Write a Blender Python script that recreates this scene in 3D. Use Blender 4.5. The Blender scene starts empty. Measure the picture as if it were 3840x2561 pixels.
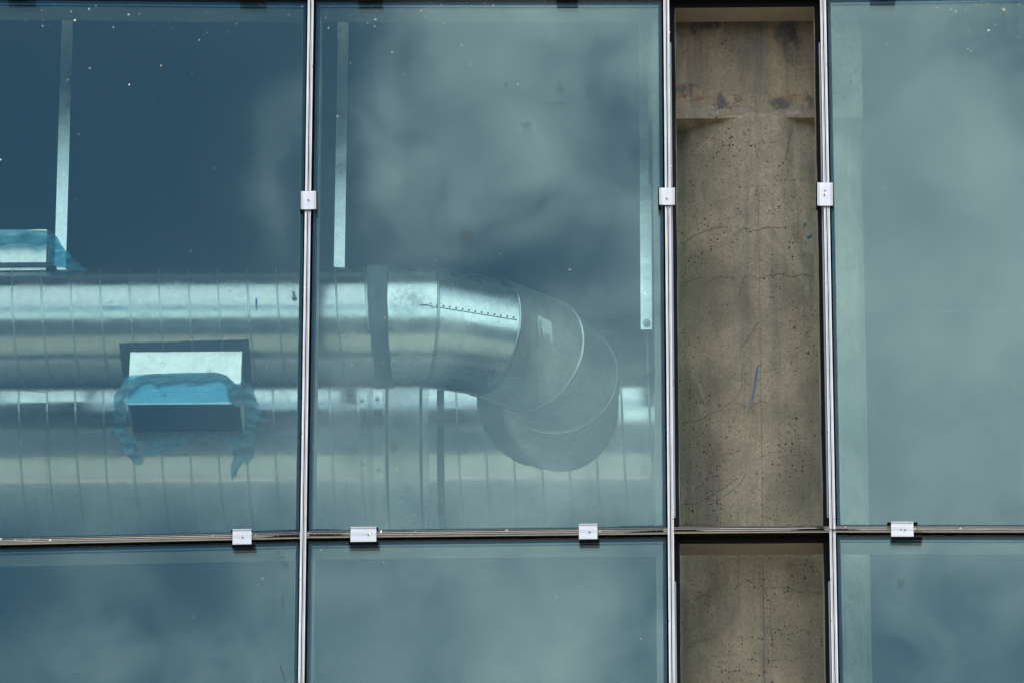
import bpy, bmesh, math, random
from mathutils import Vector, Matrix, noise as mnoise

# ------------------------------------------------------------------ camera, light, exposure
SC = bpy.context.scene
COL = SC.collection
PITCH, YAW, ROLL = math.radians(19.3), math.radians(1.56), 0.0016
FPX, LDIST = 21333.0, 15.68            # focal length in photo pixels; metres from lens to facade
CU, CV = 1920.0, 1280.5
F = Vector((-math.sin(YAW) * math.cos(PITCH), math.cos(YAW) * math.cos(PITCH), math.sin(PITCH)))
_R = F.cross(Vector((0, 0, 1))).normalized()
_U = _R.cross(F)
RR = _R * math.cos(ROLL) + _U * math.sin(ROLL)
UU = _U * math.cos(ROLL) - _R * math.sin(ROLL)
CAM = -F * LDIST
GROUND_Z = CAM.z - 1.62

cam_d = bpy.data.cameras.new('camera')
cam_o = bpy.data.objects.new('camera', cam_d)
COL.objects.link(cam_o)
cam_d.lens, cam_d.sensor_width, cam_d.sensor_fit = 200.0, 36.0, 'HORIZONTAL'
cam_d.clip_start, cam_d.clip_end = 0.1, 2000.0
M = Matrix((RR, UU, -F)).transposed().to_4x4()
M.translation = CAM
cam_o.matrix_world = M
SC.camera = cam_o

SUN = Vector((0.62, -0.10, 0.78)).normalized()      # direction towards the sun: high, from the right, grazing the facade
sun_d = bpy.data.lights.new('sun', 'SUN')
sun_d.energy, sun_d.angle, sun_d.color = 5.0, math.radians(0.5), (1.0, 0.95, 0.87)
sun_o = bpy.data.objects.new('sun', sun_d)
COL.objects.link(sun_o)
sun_o.rotation_euler = (-SUN).to_track_quat('-Z', 'Y').to_euler()

SC.view_settings.view_transform = 'Standard'
SC.view_settings.look = 'None'
SC.view_settings.exposure = 0.0
SC.view_settings.gamma = 1.0
SC.cycles.transparent_max_bounces = 48
SC.cycles.max_bounces = 12
SC.cycles.glossy_bounces = 6
SC.cycles.diffuse_bounces = 4
SC.cycles.use_denoising = True
SC.cycles.sample_clamp_indirect = 1.5
SC.cycles.use_adaptive_sampling = False
SC.cycles.denoising_input_passes = 'RGB_ALBEDO'


def ray(u, v):
    return (F * FPX + RR * (u - CU) - UU * (v - CV)).normalized()


def P(u, v, d=0.0):                    # photo pixel (3840 wide) -> point on the plane d metres behind the glass face
    r = ray(u, v)
    return CAM + r * ((d - CAM.y) / r.y)


def Q(x, y, d=0.0):                    # the same for the 2351-wide view of the photo
    return P(x * 1.63333, y * 1.63333, d)


# ------------------------------------------------------------------ world: sky with clouds
def build_world():
    w = bpy.data.worlds.new('World')
    SC.world = w
    w.use_nodes = True
    nt = w.node_tree
    nt.nodes.clear()
    N = nt.nodes.new
    L = nt.links.new

    def math_n(op, a, b=None, c=None):
        n = N('ShaderNodeMath')
        n.operation = op
        for i, x in enumerate((a, b, c)):
            if x is None:
                continue
            if isinstance(x, (int, float)):
                n.inputs[i].default_value = x
            else:
                L(x, n.inputs[i])
        return n.outputs[0]

    def smooth(x, lo, hi, to0=0.0, to1=1.0):
        n = N('ShaderNodeMapRange')
        n.interpolation_type = 'SMOOTHSTEP'
        L(x, n.inputs['Value'])
        for k, val in (('From Min', lo), ('From Max', hi), ('To Min', to0), ('To Max', to1)):
            n.inputs[k].default_value = val
        return n.outputs['Result']

    tc = N('ShaderNodeTexCoord')
    sep = N('ShaderNodeSeparateXYZ')
    L(tc.outputs['Generated'], sep.inputs[0])
    X, Y, Z = sep.outputs
    sky = N('ShaderNodeTexSky')
    sky.sky_type = 'NISHITA'
    sky.sun_disc = False
    sky.sun_elevation = math.asin(SUN.z)
    sky.sun_rotation = math.atan2(SUN.x, SUN.y)
    sky.air_density, sky.dust_density, sky.ozone_density = 1.0, 0.3, 1.5
    den = math_n('MAXIMUM', math_n('MULTIPLY', Y, -1.0), 0.02)
    a = math_n('DIVIDE', X, den)
    b = math_n('DIVIDE', Z, den)

    def ab(u, v):
        r = ray(u, v)
        return r.x / r.y, r.z / r.y
    a0, a1 = ab(0, CV)[0], ab(3840, CV)[0]
    b0, b1 = ab(CU, 0)[1], ab(CU, 2561)[1]
    fu = math_n('DIVIDE', math_n('SUBTRACT', a, a0), a1 - a0)
    fv = math_n('DIVIDE', math_n('SUBTRACT', b, b0), b1 - b0)
    # soft turbulence of the cloud edges
    cmb = N('ShaderNodeCombineXYZ')
    L(fu, cmb.inputs[0]); L(math_n('MULTIPLY', fv, 0.67), cmb.inputs[1])
    nz = N('ShaderNodeTexNoise')
    nz.inputs['Scale'].default_value = 8.0
    nz.inputs['Detail'].default_value = 5.0
    nz.inputs['Roughness'].default_value = 0.5
    L(cmb.outputs[0], nz.inputs['Vector'])
    ns = N('ShaderNodeSeparateColor')
    L(nz.outputs['Color'], ns.inputs[0])
    fu2 = math_n('ADD', fu, math_n('MULTIPLY', math_n('SUBTRACT', ns.outputs[0], 0.5), 0.11))
    fv2 = math_n('ADD', fv, math_n('MULTIPLY', math_n('SUBTRACT', ns.outputs[1], 0.5), 0.075))
    xs = [0, 147, 294, 441, 588, 672, 735, 808, 882, 955, 1029, 1102, 1176, 1250, 1323, 1396, 1470, 1617, 1764, 1911, 2058, 2205, 2351]
    rows = [
        (30,   [5, 5, 5, 6, 8, 9, 9, 16, 34, 60, 74, 74, 72, 72, 70, 74, 76, 70, 68, 68, 74, 72, 60]),
        (140,  [4, 5, 5, 5, 8, 10, 8, 14, 40, 38, 66, 70, 68, 64, 58, 48, 66, 70, 70, 72, 78, 76, 48]),
        (280,  [3, 4, 5, 5, 14, 40, 12, 24, 60, 54, 60, 70, 72, 68, 52, 32, 38, 55, 68, 74, 70, 86, 56]),
        (420,  [3, 4, 5, 6, 14, 44, 16, 38, 72, 58, 58, 64, 74, 76, 48, 44, 42, 55, 72, 80, 72, 98, 90]),
        (500,  [4, 4, 5, 6, 12, 30, 16, 30, 60, 62, 60, 58, 56, 52, 44, 48, 52, 60, 72, 80, 76, 92, 96]),
        (575,  [5, 5, 6, 8, 12, 24, 18, 26, 42, 52, 46, 30, 34, 40, 30, 30, 44, 60, 74, 82, 82, 92, 97]),
        (645,  [8, 8, 8, 10, 14, 22, 22, 26, 30, 34, 20, 12, 14, 24, 26, 30, 46, 60, 74, 84, 86, 94, 100]),
        (760,  [12, 12, 12, 14, 18, 26, 30, 34, 36, 38, 36, 30, 34, 50, 54, 56, 60, 66, 76, 84, 86, 96, 100]),
        (870,  [14, 12, 12, 14, 20, 30, 36, 38, 38, 34, 24, 8, 36, 74, 76, 68, 64, 66, 76, 82, 84, 92, 98]),
        (985,  [18, 14, 10, 10, 22, 34, 42, 44, 45, 46, 48, 50, 56, 60, 60, 62, 64, 68, 76, 80, 84, 88, 90]),
        (1120, [26, 24, 26, 26, 32, 40, 46, 48, 50, 54, 58, 60, 62, 64, 64, 66, 68, 72, 76, 80, 76, 82, 88]),
        (1260, [10, 24, 36, 16, 36, 46, 52, 56, 58, 60, 62, 62, 64, 62, 60, 60, 58, 60, 64, 70, 68, 70, 74]),
        (1400, [8, 22, 40, 18, 34, 48, 54, 56, 60, 62, 64, 72, 80, 80, 74, 60, 48, 48, 54, 58, 56, 54, 52]),
        (1550, [26, 36, 46, 42, 44, 50, 54, 58, 60, 64, 70, 80, 88, 84, 74, 58, 50, 46, 42, 40, 36, 36, 38]),
    ]
    prev, pv = None, 0
    for v, vals in rows:
        r = N('ShaderNodeValToRGB')
        r.color_ramp.interpolation = 'CARDINAL'
        els = r.color_ramp.elements
        while len(els) < len(xs):
            els.new(0.5)
        for i, (x, val) in enumerate(zip(xs, vals)):
            els[i].position = x / 2351.0
            g = val / 100.0
            els[i].color = (g, g, g, 1)
        L(fu2, r.inputs['Fac'])
        cur = r.outputs['Color']
        if prev is None:
            prev = cur
        else:
            t = smooth(fv2, pv / 1568.0, v / 1568.0)
            m = N('ShaderNodeMix')
            m.data_type = 'RGBA'
            L(t, m.inputs['Factor']); L(prev, m.inputs[6]); L(cur, m.inputs[7])
            prev = m.outputs[2]
        pv = v
    dens = math_n('POWER', math_n('ADD', prev, 0.0), 1.18)
    nd = N('ShaderNodeTexNoise')
    nd.inputs['Scale'].default_value = 10.5
    nd.inputs['Detail'].default_value = 7.0
    nd.inputs['Roughness'].default_value = 0.58
    nd.inputs['Distortion'].default_value = 0.5
    L(cmb.outputs[0], nd.inputs['Vector'])
    body = math_n('MULTIPLY', smooth(dens, 0.06, 0.38), smooth(dens, 0.55, 1.15, 1.0, 0.6))
    dens = math_n('ADD', dens, math_n('MULTIPLY', math_n('MULTIPLY', math_n('SUBTRACT', nd.outputs['Fac'], 0.51), 0.95), body))
    dens = math_n('MAXIMUM', dens, 0.02)
    # scattered clouds over the rest of the sky
    ng = N('ShaderNodeTexNoise')
    ng.inputs['Scale'].default_value = 2.3
    ng.inputs['Detail'].default_value = 6.0
    L(tc.outputs['Generated'], ng.inputs['Vector'])
    gen = smooth(ng.outputs['Fac'], 0.34, 0.56, 0.35, 0.92)
    inside = math_n('MULTIPLY', smooth(fu, -0.45, -0.05), smooth(fu, 1.05, 1.45, 1.0, 0.0))
    inside = math_n('MULTIPLY', inside, math_n('MULTIPLY', smooth(fv, -0.6, -0.08), smooth(fv, 1.05, 1.5, 1.0, 0.0)))
    inside = math_n('MULTIPLY', inside, smooth(Y, -0.2, -0.1, 1.0, 0.0))
    mix0 = N('ShaderNodeMix')
    L(inside, mix0.inputs[0]); L(gen, mix0.inputs[2]); L(dens, mix0.inputs[3])
    mixc = N('ShaderNodeMix')
    mixc.data_type = 'RGBA'
    L(mix0.outputs[0], mixc.inputs[0])
    hs = N('ShaderNodeMix')
    hs.data_type = 'RGBA'; hs.blend_type = 'MULTIPLY'
    hs.inputs[0].default_value = 1.0
    L(sky.outputs[0], hs.inputs[6])
    hs.inputs[7].default_value = (0.70, 1.03, 1.05, 1)
    L(hs.outputs[2], mixc.inputs[6])
    mixc.inputs[7].default_value = (14.0, 14.6, 14.9, 1)
    bg = N('ShaderNodeBackground')
    bg.inputs['Strength'].default_value = 0.15
    L(mixc.outputs[2], bg.inputs['Color'])
    out = N('ShaderNodeOutputWorld')
    L(bg.outputs[0], out.inputs[0])


build_world()

# ------------------------------------------------------------------ helpers
random.seed(7)


class MB:
    def __init__(self):
        self.v, self.f = [], []

    def add(self, vs, fs):
        o = len(self.v)
        self.v += [Vector(x) for x in vs]
        self.f += [[o + i for i in q] for q in fs]
        return o

    def quad(self, a, b, c, d):
        self.add([a, b, c, d], [[0, 1, 2, 3]])

    def hexa(self, lo, hi):             # two quads of corners
        self.add(list(lo) + list(hi), [[3, 2, 1, 0], [4, 5, 6, 7], [0, 1, 5, 4], [1, 2, 6, 5], [2, 3, 7, 6], [3, 0, 4, 7]])

    def box(self, lo, hi):
        x0, y0, z0 = lo
        x1, y1, z1 = hi
        self.hexa([(x0, y0, z0), (x1, y0, z0), (x1, y1, z0), (x0, y1, z0)], [(x0, y0, z1), (x1, y0, z1), (x1, y1, z1), (x0, y1, z1)])

    def extrude(self, prof, A, B, side):   # closed profile of (side mm, depth mm) swept from A to B
        A, B, side = Vector(A), Vector(B), Vector(side)
        n = len(prof)
        vs = []
        for C in (A, B):
            vs += [C + side * (s / 1000.0) + Vector((0, d / 1000.0, 0)) for s, d in prof]
        fs = [[i, (i + 1) % n, n + (i + 1) % n, n + i] for i in range(n)]
        fs += [list(range(n - 1, -1, -1)), [n + i for i in range(n)]]
        self.add(vs, fs)

    def rings(self, rings, cap=False):
        n = len(rings[0])
        vs = [p for r in rings for p in r]
        fs = []
        for k in range(len(rings) - 1):
            for i in range(n):
                j = (i + 1) % n
                fs.append([k * n + i, k * n + j, (k + 1) * n + j, (k + 1) * n + i])
        if cap:
            fs.append(list(range(n - 1, -1, -1)))
            fs.append([(len(rings) - 1) * n + i for i in range(n)])
        self.add(vs, fs)

    def tube(self, pts, r, n=10):
        pts = [Vector(p) for p in pts]
        rs = []
        for i, p in enumerate(pts):
            t = (pts[min(i + 1, len(pts) - 1)] - pts[max(i - 1, 0)]).normalized()
            e1 = t.orthogonal().normalized() if abs(t.x) < 0.9 else t.cross(Vector((0, 0, 1))).normalized()
            e2 = t.cross(e1)
            rs.append([p + (e1 * math.cos(q) + e2 * math.sin(q)) * r for q in [2 * math.pi * k / n for k in range(n)]])
        self.rings(rs, True)

    def build(self, name, mat, parent=None, smooth=False):
        me = bpy.data.meshes.new(name)
        base = parent.matrix_world.translation.copy() if parent else None
        if base is None and self.v:
            base = sum(self.v, Vector()) / len(self.v)
        if parent:
            base = ROOTS.get(parent.name, base)
        me.from_pydata([p - base for p in self.v], [], self.f)
        me.materials.append(mat)
        bm = bmesh.new(); bm.from_mesh(me)
        bmesh.ops.recalc_face_normals(bm, faces=bm.faces)
        bm.to_mesh(me); bm.free()
        if smooth:
            for p in me.polygons:
                p.use_smooth = True
        me.update()
        o = bpy.data.objects.new(name, me)
        COL.objects.link(o)
        if parent:
            o.parent = parent
            ROOTS[o.name] = base
        else:
            o.location = base
            ROOTS[o.name] = base
        return o


ROOTS = {}


def tag(o, label=None, cat=None, group=None, kind=None):
    if label: o['label'] = label
    if cat: o['category'] = cat
    if group: o['group'] = group
    if kind: o['kind'] = kind
    return o


def thing(name, loc, label, cat, group=None):
    o = bpy.data.objects.new(name, None)
    o.empty_display_size = 0.05
    COL.objects.link(o)
    o.location = Vector(loc)
    ROOTS[o.name] = Vector(loc)
    return tag(o, label, cat, group)


def ray_cyl(u, v, A, ax, r):           # where the line of sight through a pixel meets a cylinder
    d = ray(u, v)
    w = CAM - A
    dp = d - ax * d.dot(ax)
    wp = w - ax * w.dot(ax)
    a = dp.dot(dp); b = 2 * dp.dot(wp); c = wp.dot(wp) - r * r
    q = b * b - 4 * a * c
    if q < 0:
        t = -b / (2 * a)
        p = CAM + d * t
        foot = A + ax * (p - A).dot(ax)
        return foot + (p - foot).normalized() * r
    return CAM + d * ((-b - math.sqrt(q)) / (2 * a))


def inside_poly(x, y, poly):
    c = False
    j = len(poly) - 1
    for i in range(len(poly)):
        xi, yi = poly[i]; xj, yj = poly[j]
        if (yi > y) != (yj > y) and x < (xj - xi) * (y - yi) / (yj - yi) + xi:
            c = not c
        j = i
    return c


def patch(mb, poly, place, step=6.0):   # outline (2351 px) filled with small faces laid on a surface by place(x, y)
    bm = bmesh.new()
    # densify the outline
    pts = []
    for i in range(len(poly)):
        a, b = Vector(poly[i]), Vector(poly[(i + 1) % len(poly)])
        n = max(1, int((b - a).length / step))
        pts += [a.lerp(b, k / n) for k in range(n)]
    vs = [bm.verts.new((p.x, p.y, 0)) for p in pts]
    es = [bm.edges.new((vs[i], vs[(i + 1) % len(vs)])) for i in range(len(vs))]
    bmesh.ops.triangle_fill(bm, use_beauty=True, use_dissolve=False, edges=es)
    xs = [p.x for p in pts]; ys = [p.y for p in pts]
    x = min(xs)
    g = []
    while x < max(xs):
        g.append(('x', x)); x += step
    y = min(ys)
    while y < max(ys):
        g.append(('y', y)); y += step
    for k, val in g:
        co = (val, 0, 0) if k == 'x' else (0, val, 0)
        no = (1, 0, 0) if k == 'x' else (0, 1, 0)
        bmesh.ops.bisect_plane(bm, geom=bm.verts[:] + bm.edges[:] + bm.faces[:], plane_co=co, plane_no=no, dist=0.001)
    bm.verts.index_update()
    out = [place(w.co.x, w.co.y) for w in bm.verts]
    mb.add(out, [[w.index for w in f.verts] for f in bm.faces])
    bm.free()


# ------------------------------------------------------------------ materials
def mat(name, base=(0.5, 0.5, 0.5), rough=0.5, metal=0.0, spec=0.5):
    m = bpy.data.materials.new(name)
    m.use_nodes = True
    b = m.node_tree.nodes['Principled BSDF']
    b.inputs['Base Color'].default_value = (*base, 1)
    b.inputs['Roughness'].default_value = rough
    b.inputs['Metallic'].default_value = metal
    b.inputs['Specular IOR Level'].default_value = spec
    return m, m.node_tree, b


class NT:                               # small node-building helper
    def __init__(self, nt):
        self.nt = nt

    def n(self, t, **kw):
        x = self.nt.nodes.new(t)
        for k, v in kw.items():
            setattr(x, k, v)
        return x

    def link(self, a, b):
        self.nt.links.new(a, b)

    def coord(self, scale=(1, 1, 1), rot=(0, 0, 0)):
        tc = self.n('ShaderNodeTexCoord')
        mp = self.n('ShaderNodeMapping')
        mp.inputs['Scale'].default_value = scale
        mp.inputs['Rotation'].default_value = rot
        self.link(tc.outputs['Object'], mp.inputs[0])
        return mp.outputs[0]

    def noise(self, vec, scale, detail=3.0, rough=0.5, dist=0.0):
        x = self.n('ShaderNodeTexNoise')
        x.inputs['Scale'].default_value = scale
        x.inputs['Detail'].default_value = detail
        x.inputs['Roughness'].default_value = rough
        x.inputs['Distortion'].default_value = dist
        self.link(vec, x.inputs['Vector'])
        return x.outputs['Fac']

    def ramp(self, fac, stops, interp='LINEAR'):
        x = self.n('ShaderNodeValToRGB')
        x.color_ramp.interpolation = interp
        e = x.color_ramp.elements
        while len(e) < len(stops):
            e.new(0.5)
        for i, (p, c) in enumerate(stops):
            e[i].position = p
            e[i].color = (*c, 1) if len(c) == 3 else c
        self.link(fac, x.inputs[0])
        return x.outputs['Color']

    def mapr(self, x, a, b, c=0.0, d=1.0):
        n = self.n('ShaderNodeMapRange')
        self.link(x, n.inputs[0])
        for i, v in enumerate((a, b, c, d)):
            n.inputs[i + 1].default_value = v
        return n.outputs[0]

    def math(self, op, a, b=None):
        n = self.n('ShaderNodeMath', operation=op)
        for i, x in enumerate((a, b)):
            if x is None: continue
            if isinstance(x, (int, float)): n.inputs[i].default_value = x
            else: self.link(x, n.inputs[i])
        return n.outputs[0]

    def mix(self, fac, a, b, mode='MIX'):
        n = self.n('ShaderNodeMix', data_type='RGBA', blend_type=mode)
        for i, x in ((0, fac), (6, a), (7, b)):
            if isinstance(x, (int, float)): n.inputs[i].default_value = x
            elif isinstance(x, tuple): n.inputs[i].default_value = (*x, 1)
            else: self.link(x, n.inputs[i])
        return n.outputs[2]

    def bump(self, h, strength, dist):
        n = self.n('ShaderNodeBump')
        n.inputs['Strength'].default_value = strength
        n.inputs['Distance'].default_value = dist
        self.link(h, n.inputs['Height'])
        return n.outputs[0]


def aluminium(name, base, rough, specks=True, rotz=False):
    m, nt, b = mat(name, base, rough, 1.0)
    t = NT(nt)
    fine = t.noise(t.coord((300, 300, 8) if rotz else (8, 300, 300)), 1.0, 3)
    patchy = t.noise(t.coord((9, 9, 9)), 1.0, 4)
    c = t.mix(t.mapr(patchy, 0.35, 0.7), tuple(x * 1.05 for x in base), tuple(x * 0.86 for x in base))
    if specks:
        s = t.noise(t.coord((90, 90, 55)), 1.0, 3, 0.7)
        c = t.mix(t.mapr(s, 0.68, 0.72), c, (0.03, 0.025, 0.02))
    t.link(c, b.inputs['Base Color'])
    t.link(t.mapr(fine, 0.3, 0.7, rough - 0.1, rough + 0.12), b.inputs['Roughness'])
    return m


M_ALU_V = aluminium('ribbed_aluminium_upright', (0.68, 0.665, 0.665), 0.30, rotz=True)
M_ALU_H = aluminium('ribbed_aluminium_rail', (0.56, 0.55, 0.55), 0.26)
M_CLIP = aluminium('mill_aluminium', (0.60, 0.60, 0.63), 0.36, False)
M_SCREW, _, _ = mat('screw_zinc', (0.75, 0.78, 0.8), 0.16, 1.0)
M_HOLE, _, _ = mat('screw_slot', (0.02, 0.018, 0.015), 0.8)
M_BOX, _nt, _b = mat('frame_box_metal', (0.23, 0.20, 0.16), 0.5, 0.0)
_t = NT(_nt)
_t.link(_t.mix(_t.mapr(_t.noise(_t.coord((6, 6, 14)), 1, 5), 0.35, 0.7), (0.26, 0.225, 0.175), (0.19, 0.17, 0.14)), _b.inputs['Base Color'])
M_STRIPM, _, _ = mat('anodised_flange', (0.30, 0.335, 0.39), 0.45, 0.2)
M_RUB, _nt, _b = mat('black_rubber', (0.0035, 0.0035, 0.004), 0.7, 0, 0.12)
M_RUB_PALE, _, _ = mat('paler_rubber', (0.022, 0.020, 0.018), 0.8, 0, 0.15)  # lit tone of the pad rubber, reused on the end panels
M_SEAL, _nt, _b = mat('edge_seal', (0.15, 0.19, 0.31), 0.7, 0, 0.2)
M_SPACER, _, _ = mat('spacer_bar', (0.05, 0.18, 0.36), 0.5, 0.0, 0.2)
M_SMEAR, _, _ = mat('dark_smear', (0.02, 0.02, 0.02), 0.8)
M_CRUMB, _nt, _b = mat('dried_sealant', (0.86, 0.78, 0.60), 0.8)
_t = NT(_nt)
_t.link(_t.mix(_t.mapr(_t.noise(_t.coord((40, 40, 40)), 1, 2), 0.35, 0.65), (0.92, 0.88, 0.80), (0.80, 0.66, 0.42)), _b.inputs['Base Color'])
M_WIRE, _, _ = mat('black_wire', (0.008, 0.008, 0.008), 0.4)
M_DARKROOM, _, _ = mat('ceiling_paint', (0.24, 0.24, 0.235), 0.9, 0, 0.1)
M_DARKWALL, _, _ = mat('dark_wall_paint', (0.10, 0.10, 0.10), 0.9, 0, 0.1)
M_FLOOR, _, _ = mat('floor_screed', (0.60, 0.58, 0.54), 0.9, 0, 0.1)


def glass(name, refl, tint, rtint):
    m = bpy.data.materials.new(name)
    m.use_nodes = True
    nt = m.node_tree
    nt.nodes.clear()
    t = NT(nt)
    tr = t.n('ShaderNodeBsdfTransparent'); tr.inputs[0].default_value = (*tint, 1)
    gl = t.n('ShaderNodeBsdfGlossy'); gl.inputs['Color'].default_value = (*rtint, 1); gl.inputs['Roughness'].default_value = 0.0
    lw = t.n('ShaderNodeLayerWeight'); lw.inputs[0].default_value = 0.5
    f5 = t.math('POWER', lw.outputs['Facing'], 5.0)
    fac = t.math('ADD', t.math('MULTIPLY', f5, 1 - refl), refl)
    mx = t.n('ShaderNodeMixShader')
    t.link(fac, mx.inputs[0]); t.link(tr.outputs[0], mx.inputs[1]); t.link(gl.outputs[0], mx.inputs[2])
    o = t.n('ShaderNodeOutputMaterial')
    t.link(mx.outputs[0], o.inputs[0])
    return m


def clear(name, tint):
    m = bpy.data.materials.new(name)
    m.use_nodes = True
    nt = m.node_tree
    nt.nodes.clear()
    t = NT(nt)
    tr = t.n('ShaderNodeBsdfTransparent'); tr.inputs[0].default_value = (*tint, 1)
    o = t.n('ShaderNodeOutputMaterial')
    t.link(tr.outputs[0], o.inputs[0])
    return m


M_G_FRONT = glass('glass_face', 0.022, (0.97, 0.99, 0.985), (0.85, 1, 1))
M_G_COAT = glass('solar_coated_glass_face', 0.105, (0.84, 0.955, 0.945), (0.645, 0.945, 0.985))
M_G_INNER = glass('inner_glass_face', 0.030, (0.95, 0.985, 0.98), (0.85, 1.0, 1.0))
M_G_EDGE = clear('glass_edge', (0.45, 0.62, 0.60))


def galvanised(name, base=(0.70, 0.74, 0.76), rough=0.24, wav=0.35, scale=7.0, grime=0.5):
    m, nt, b = mat(name, base, rough, 1.0)
    t = NT(nt)
    co = t.coord()
    sp = t.n('ShaderNodeTexVoronoi'); sp.inputs['Scale'].default_value = 90.0
    t.link(co, sp.inputs['Vector'])
    spg = t.n('ShaderNodeSeparateColor'); t.link(sp.outputs['Color'], spg.inputs[0])
    c = t.mix(spg.outputs[0], tuple(x * 0.93 for x in base), tuple(x * 1.06 for x in base))
    dirt = t.noise(t.coord((26, 26, 26)), 1, 6, 0.7)
    c = t.mix(t.mapr(dirt, 0.62, 0.70, 0, grime), c, (0.16, 0.17, 0.17))
    streak = t.noise(t.coord((40, 14, 3)), 1, 4, 0.6)
    c = t.mix(t.mapr(streak, 0.5, 0.75, 0, 0.30), c, (0.40, 0.42, 0.42))
    t.link(c, b.inputs['Base Color'])
    rr = t.noise(t.coord((12, 12, 12)), 1, 4)
    t.link(t.mapr(rr, 0.3, 0.7, rough - 0.06, rough + 0.10), b.inputs['Roughness'])
    h = t.noise(t.coord((scale, scale, scale)), 1, 2, 0.4)
    t.link(t.bump(h, wav, 0.006), b.inputs['Normal'])
    return m


M_GALV = galvanised('galvanised_spiral_duct', (0.50, 0.475, 0.465), rough=0.19, wav=0.12)
M_GALV2 = galvanised('galvanised_main_duct', (0.54, 0.515, 0.505), 0.15, 0.25, 5.0)
M_SLEEVE = galvanised('galvanised_sleeve', (0.50, 0.50, 0.50), 0.30, 0.12, 5.0, 0.2)
M_ELBOW = galvanised('galvanised_elbow', (0.66, 0.64, 0.63), 0.24, 0.08, 5.0, 0.2)
M_ELBOW_BRIGHT = galvanised('brightened_galvanised_elbow', (0.80, 0.78, 0.77), 0.40, 0.05, 4.0, 0.12)  # brightened copy of the elbow metal for the rear segments
M_STRAP = galvanised('galvanised_strap', (0.90, 0.88, 0.87), 0.30, 0.06, 12.0, 0.15)
M_BOXD = galvanised('galvanised_outlet', (0.86, 0.80, 0.77), 0.42, 0.12, 9.0, 0.9)
M_SEALD, _nt, _b = mat('grey_duct_sealant', (0.085, 0.10, 0.105), 0.75)
_t = NT(_nt)
_t.link(_t.mix(_t.mapr(_t.noise(_t.coord((70, 9, 9)), 1, 4), 0.35, 0.7), (0.115, 0.13, 0.135), (0.08, 0.095, 0.10)), _b.inputs['Base Color'])
_t.link(_t.bump(_t.noise(_t.coord((80, 30, 30)), 1, 3), 0.5, 0.003), _b.inputs['Normal'])
M_SEALC, _, _ = mat('collar_sealant', (0.055, 0.065, 0.07), 0.75)
M_SEALK, _, _ = mat('black_duct_sealant', (0.030, 0.033, 0.036), 0.7)
M_VOID, _, _ = mat('duct_shade', (0.012, 0.014, 0.016), 0.9, 0, 0.1)
M_SEAM, _, _ = mat('seam_metal', (0.44, 0.45, 0.45), 0.28, 1.0)
M_BLUE, _, _ = mat('blue_paint', (0.006, 0.11, 0.24), 0.6)
M_PAPER, _, _ = mat('paper_label', (0.72, 0.74, 0.72), 0.7)
M_INK, _, _ = mat('label_ink', (0.03, 0.05, 0.06), 0.7)
M_RED, _, _ = mat('label_red', (0.30, 0.02, 0.03), 0.7)


def film_material(name, col, opac, clear_=(0.38, 0.80, 0.96)):
    m = bpy.data.materials.new(name)
    m.use_nodes = True
    nt = m.node_tree
    nt.nodes.clear()
    t = NT(nt)
    co = t.coord((7, 14, 26))
    w = t.noise(co, 1, 5, 0.65, 1.5)
    tr = t.n('ShaderNodeBsdfTransparent'); tr.inputs[0].default_value = (*clear_, 1)
    df = t.n('ShaderNodeBsdfDiffuse'); t.link(t.mix(t.mapr(w, 0.3, 0.7), col, tuple(min(1, x * 2.0 + 0.03) for x in col)), df.inputs[0])
    tl = t.n('ShaderNodeBsdfTranslucent'); tl.inputs[0].default_value = (*col, 1)
    gl = t.n('ShaderNodeBsdfGlossy'); gl.inputs['Roughness'].default_value = 0.35; gl.inputs[0].default_value = (0.6, 0.8, 0.9, 1)
    h = t.bump(w, 0.9, 0.02)
    for s in (df, gl): t.link(h, s.inputs['Normal'])
    m1 = t.n('ShaderNodeMixShader'); m1.inputs[0].default_value = 0.4
    t.link(df.outputs[0], m1.inputs[1]); t.link(tl.outputs[0], m1.inputs[2])
    m2 = t.n('ShaderNodeMixShader'); m2.inputs[0].default_value = 0.12
    t.link(m1.outputs[0], m2.inputs[1]); t.link(gl.outputs[0], m2.inputs[2])
    m3 = t.n('ShaderNodeMixShader')
    t.link(t.mapr(w, 0.3, 0.7, opac - 0.28, min(1.0, opac + 0.28)), m3.inputs[0])
    t.link(tr.outputs[0], m3.inputs[1]); t.link(m2.outputs[0], m3.inputs[2])
    o = t.n('ShaderNodeOutputMaterial'); t.link(m3.outputs[0], o.inputs[0])
    return m


M_FILM = film_material('blue_plastic_film', (0.06, 0.33, 0.50), 0.46, (0.46, 0.80, 0.93))
M_FILM2 = film_material('crumpled_blue_plastic_film', (0.06, 0.15, 0.185), 0.72, (0.5, 0.74, 0.82))
M_FILM3 = film_material('dull_blue_plastic_film', (0.03, 0.17, 0.25), 0.58, (0.42, 0.72, 0.82))


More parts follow.
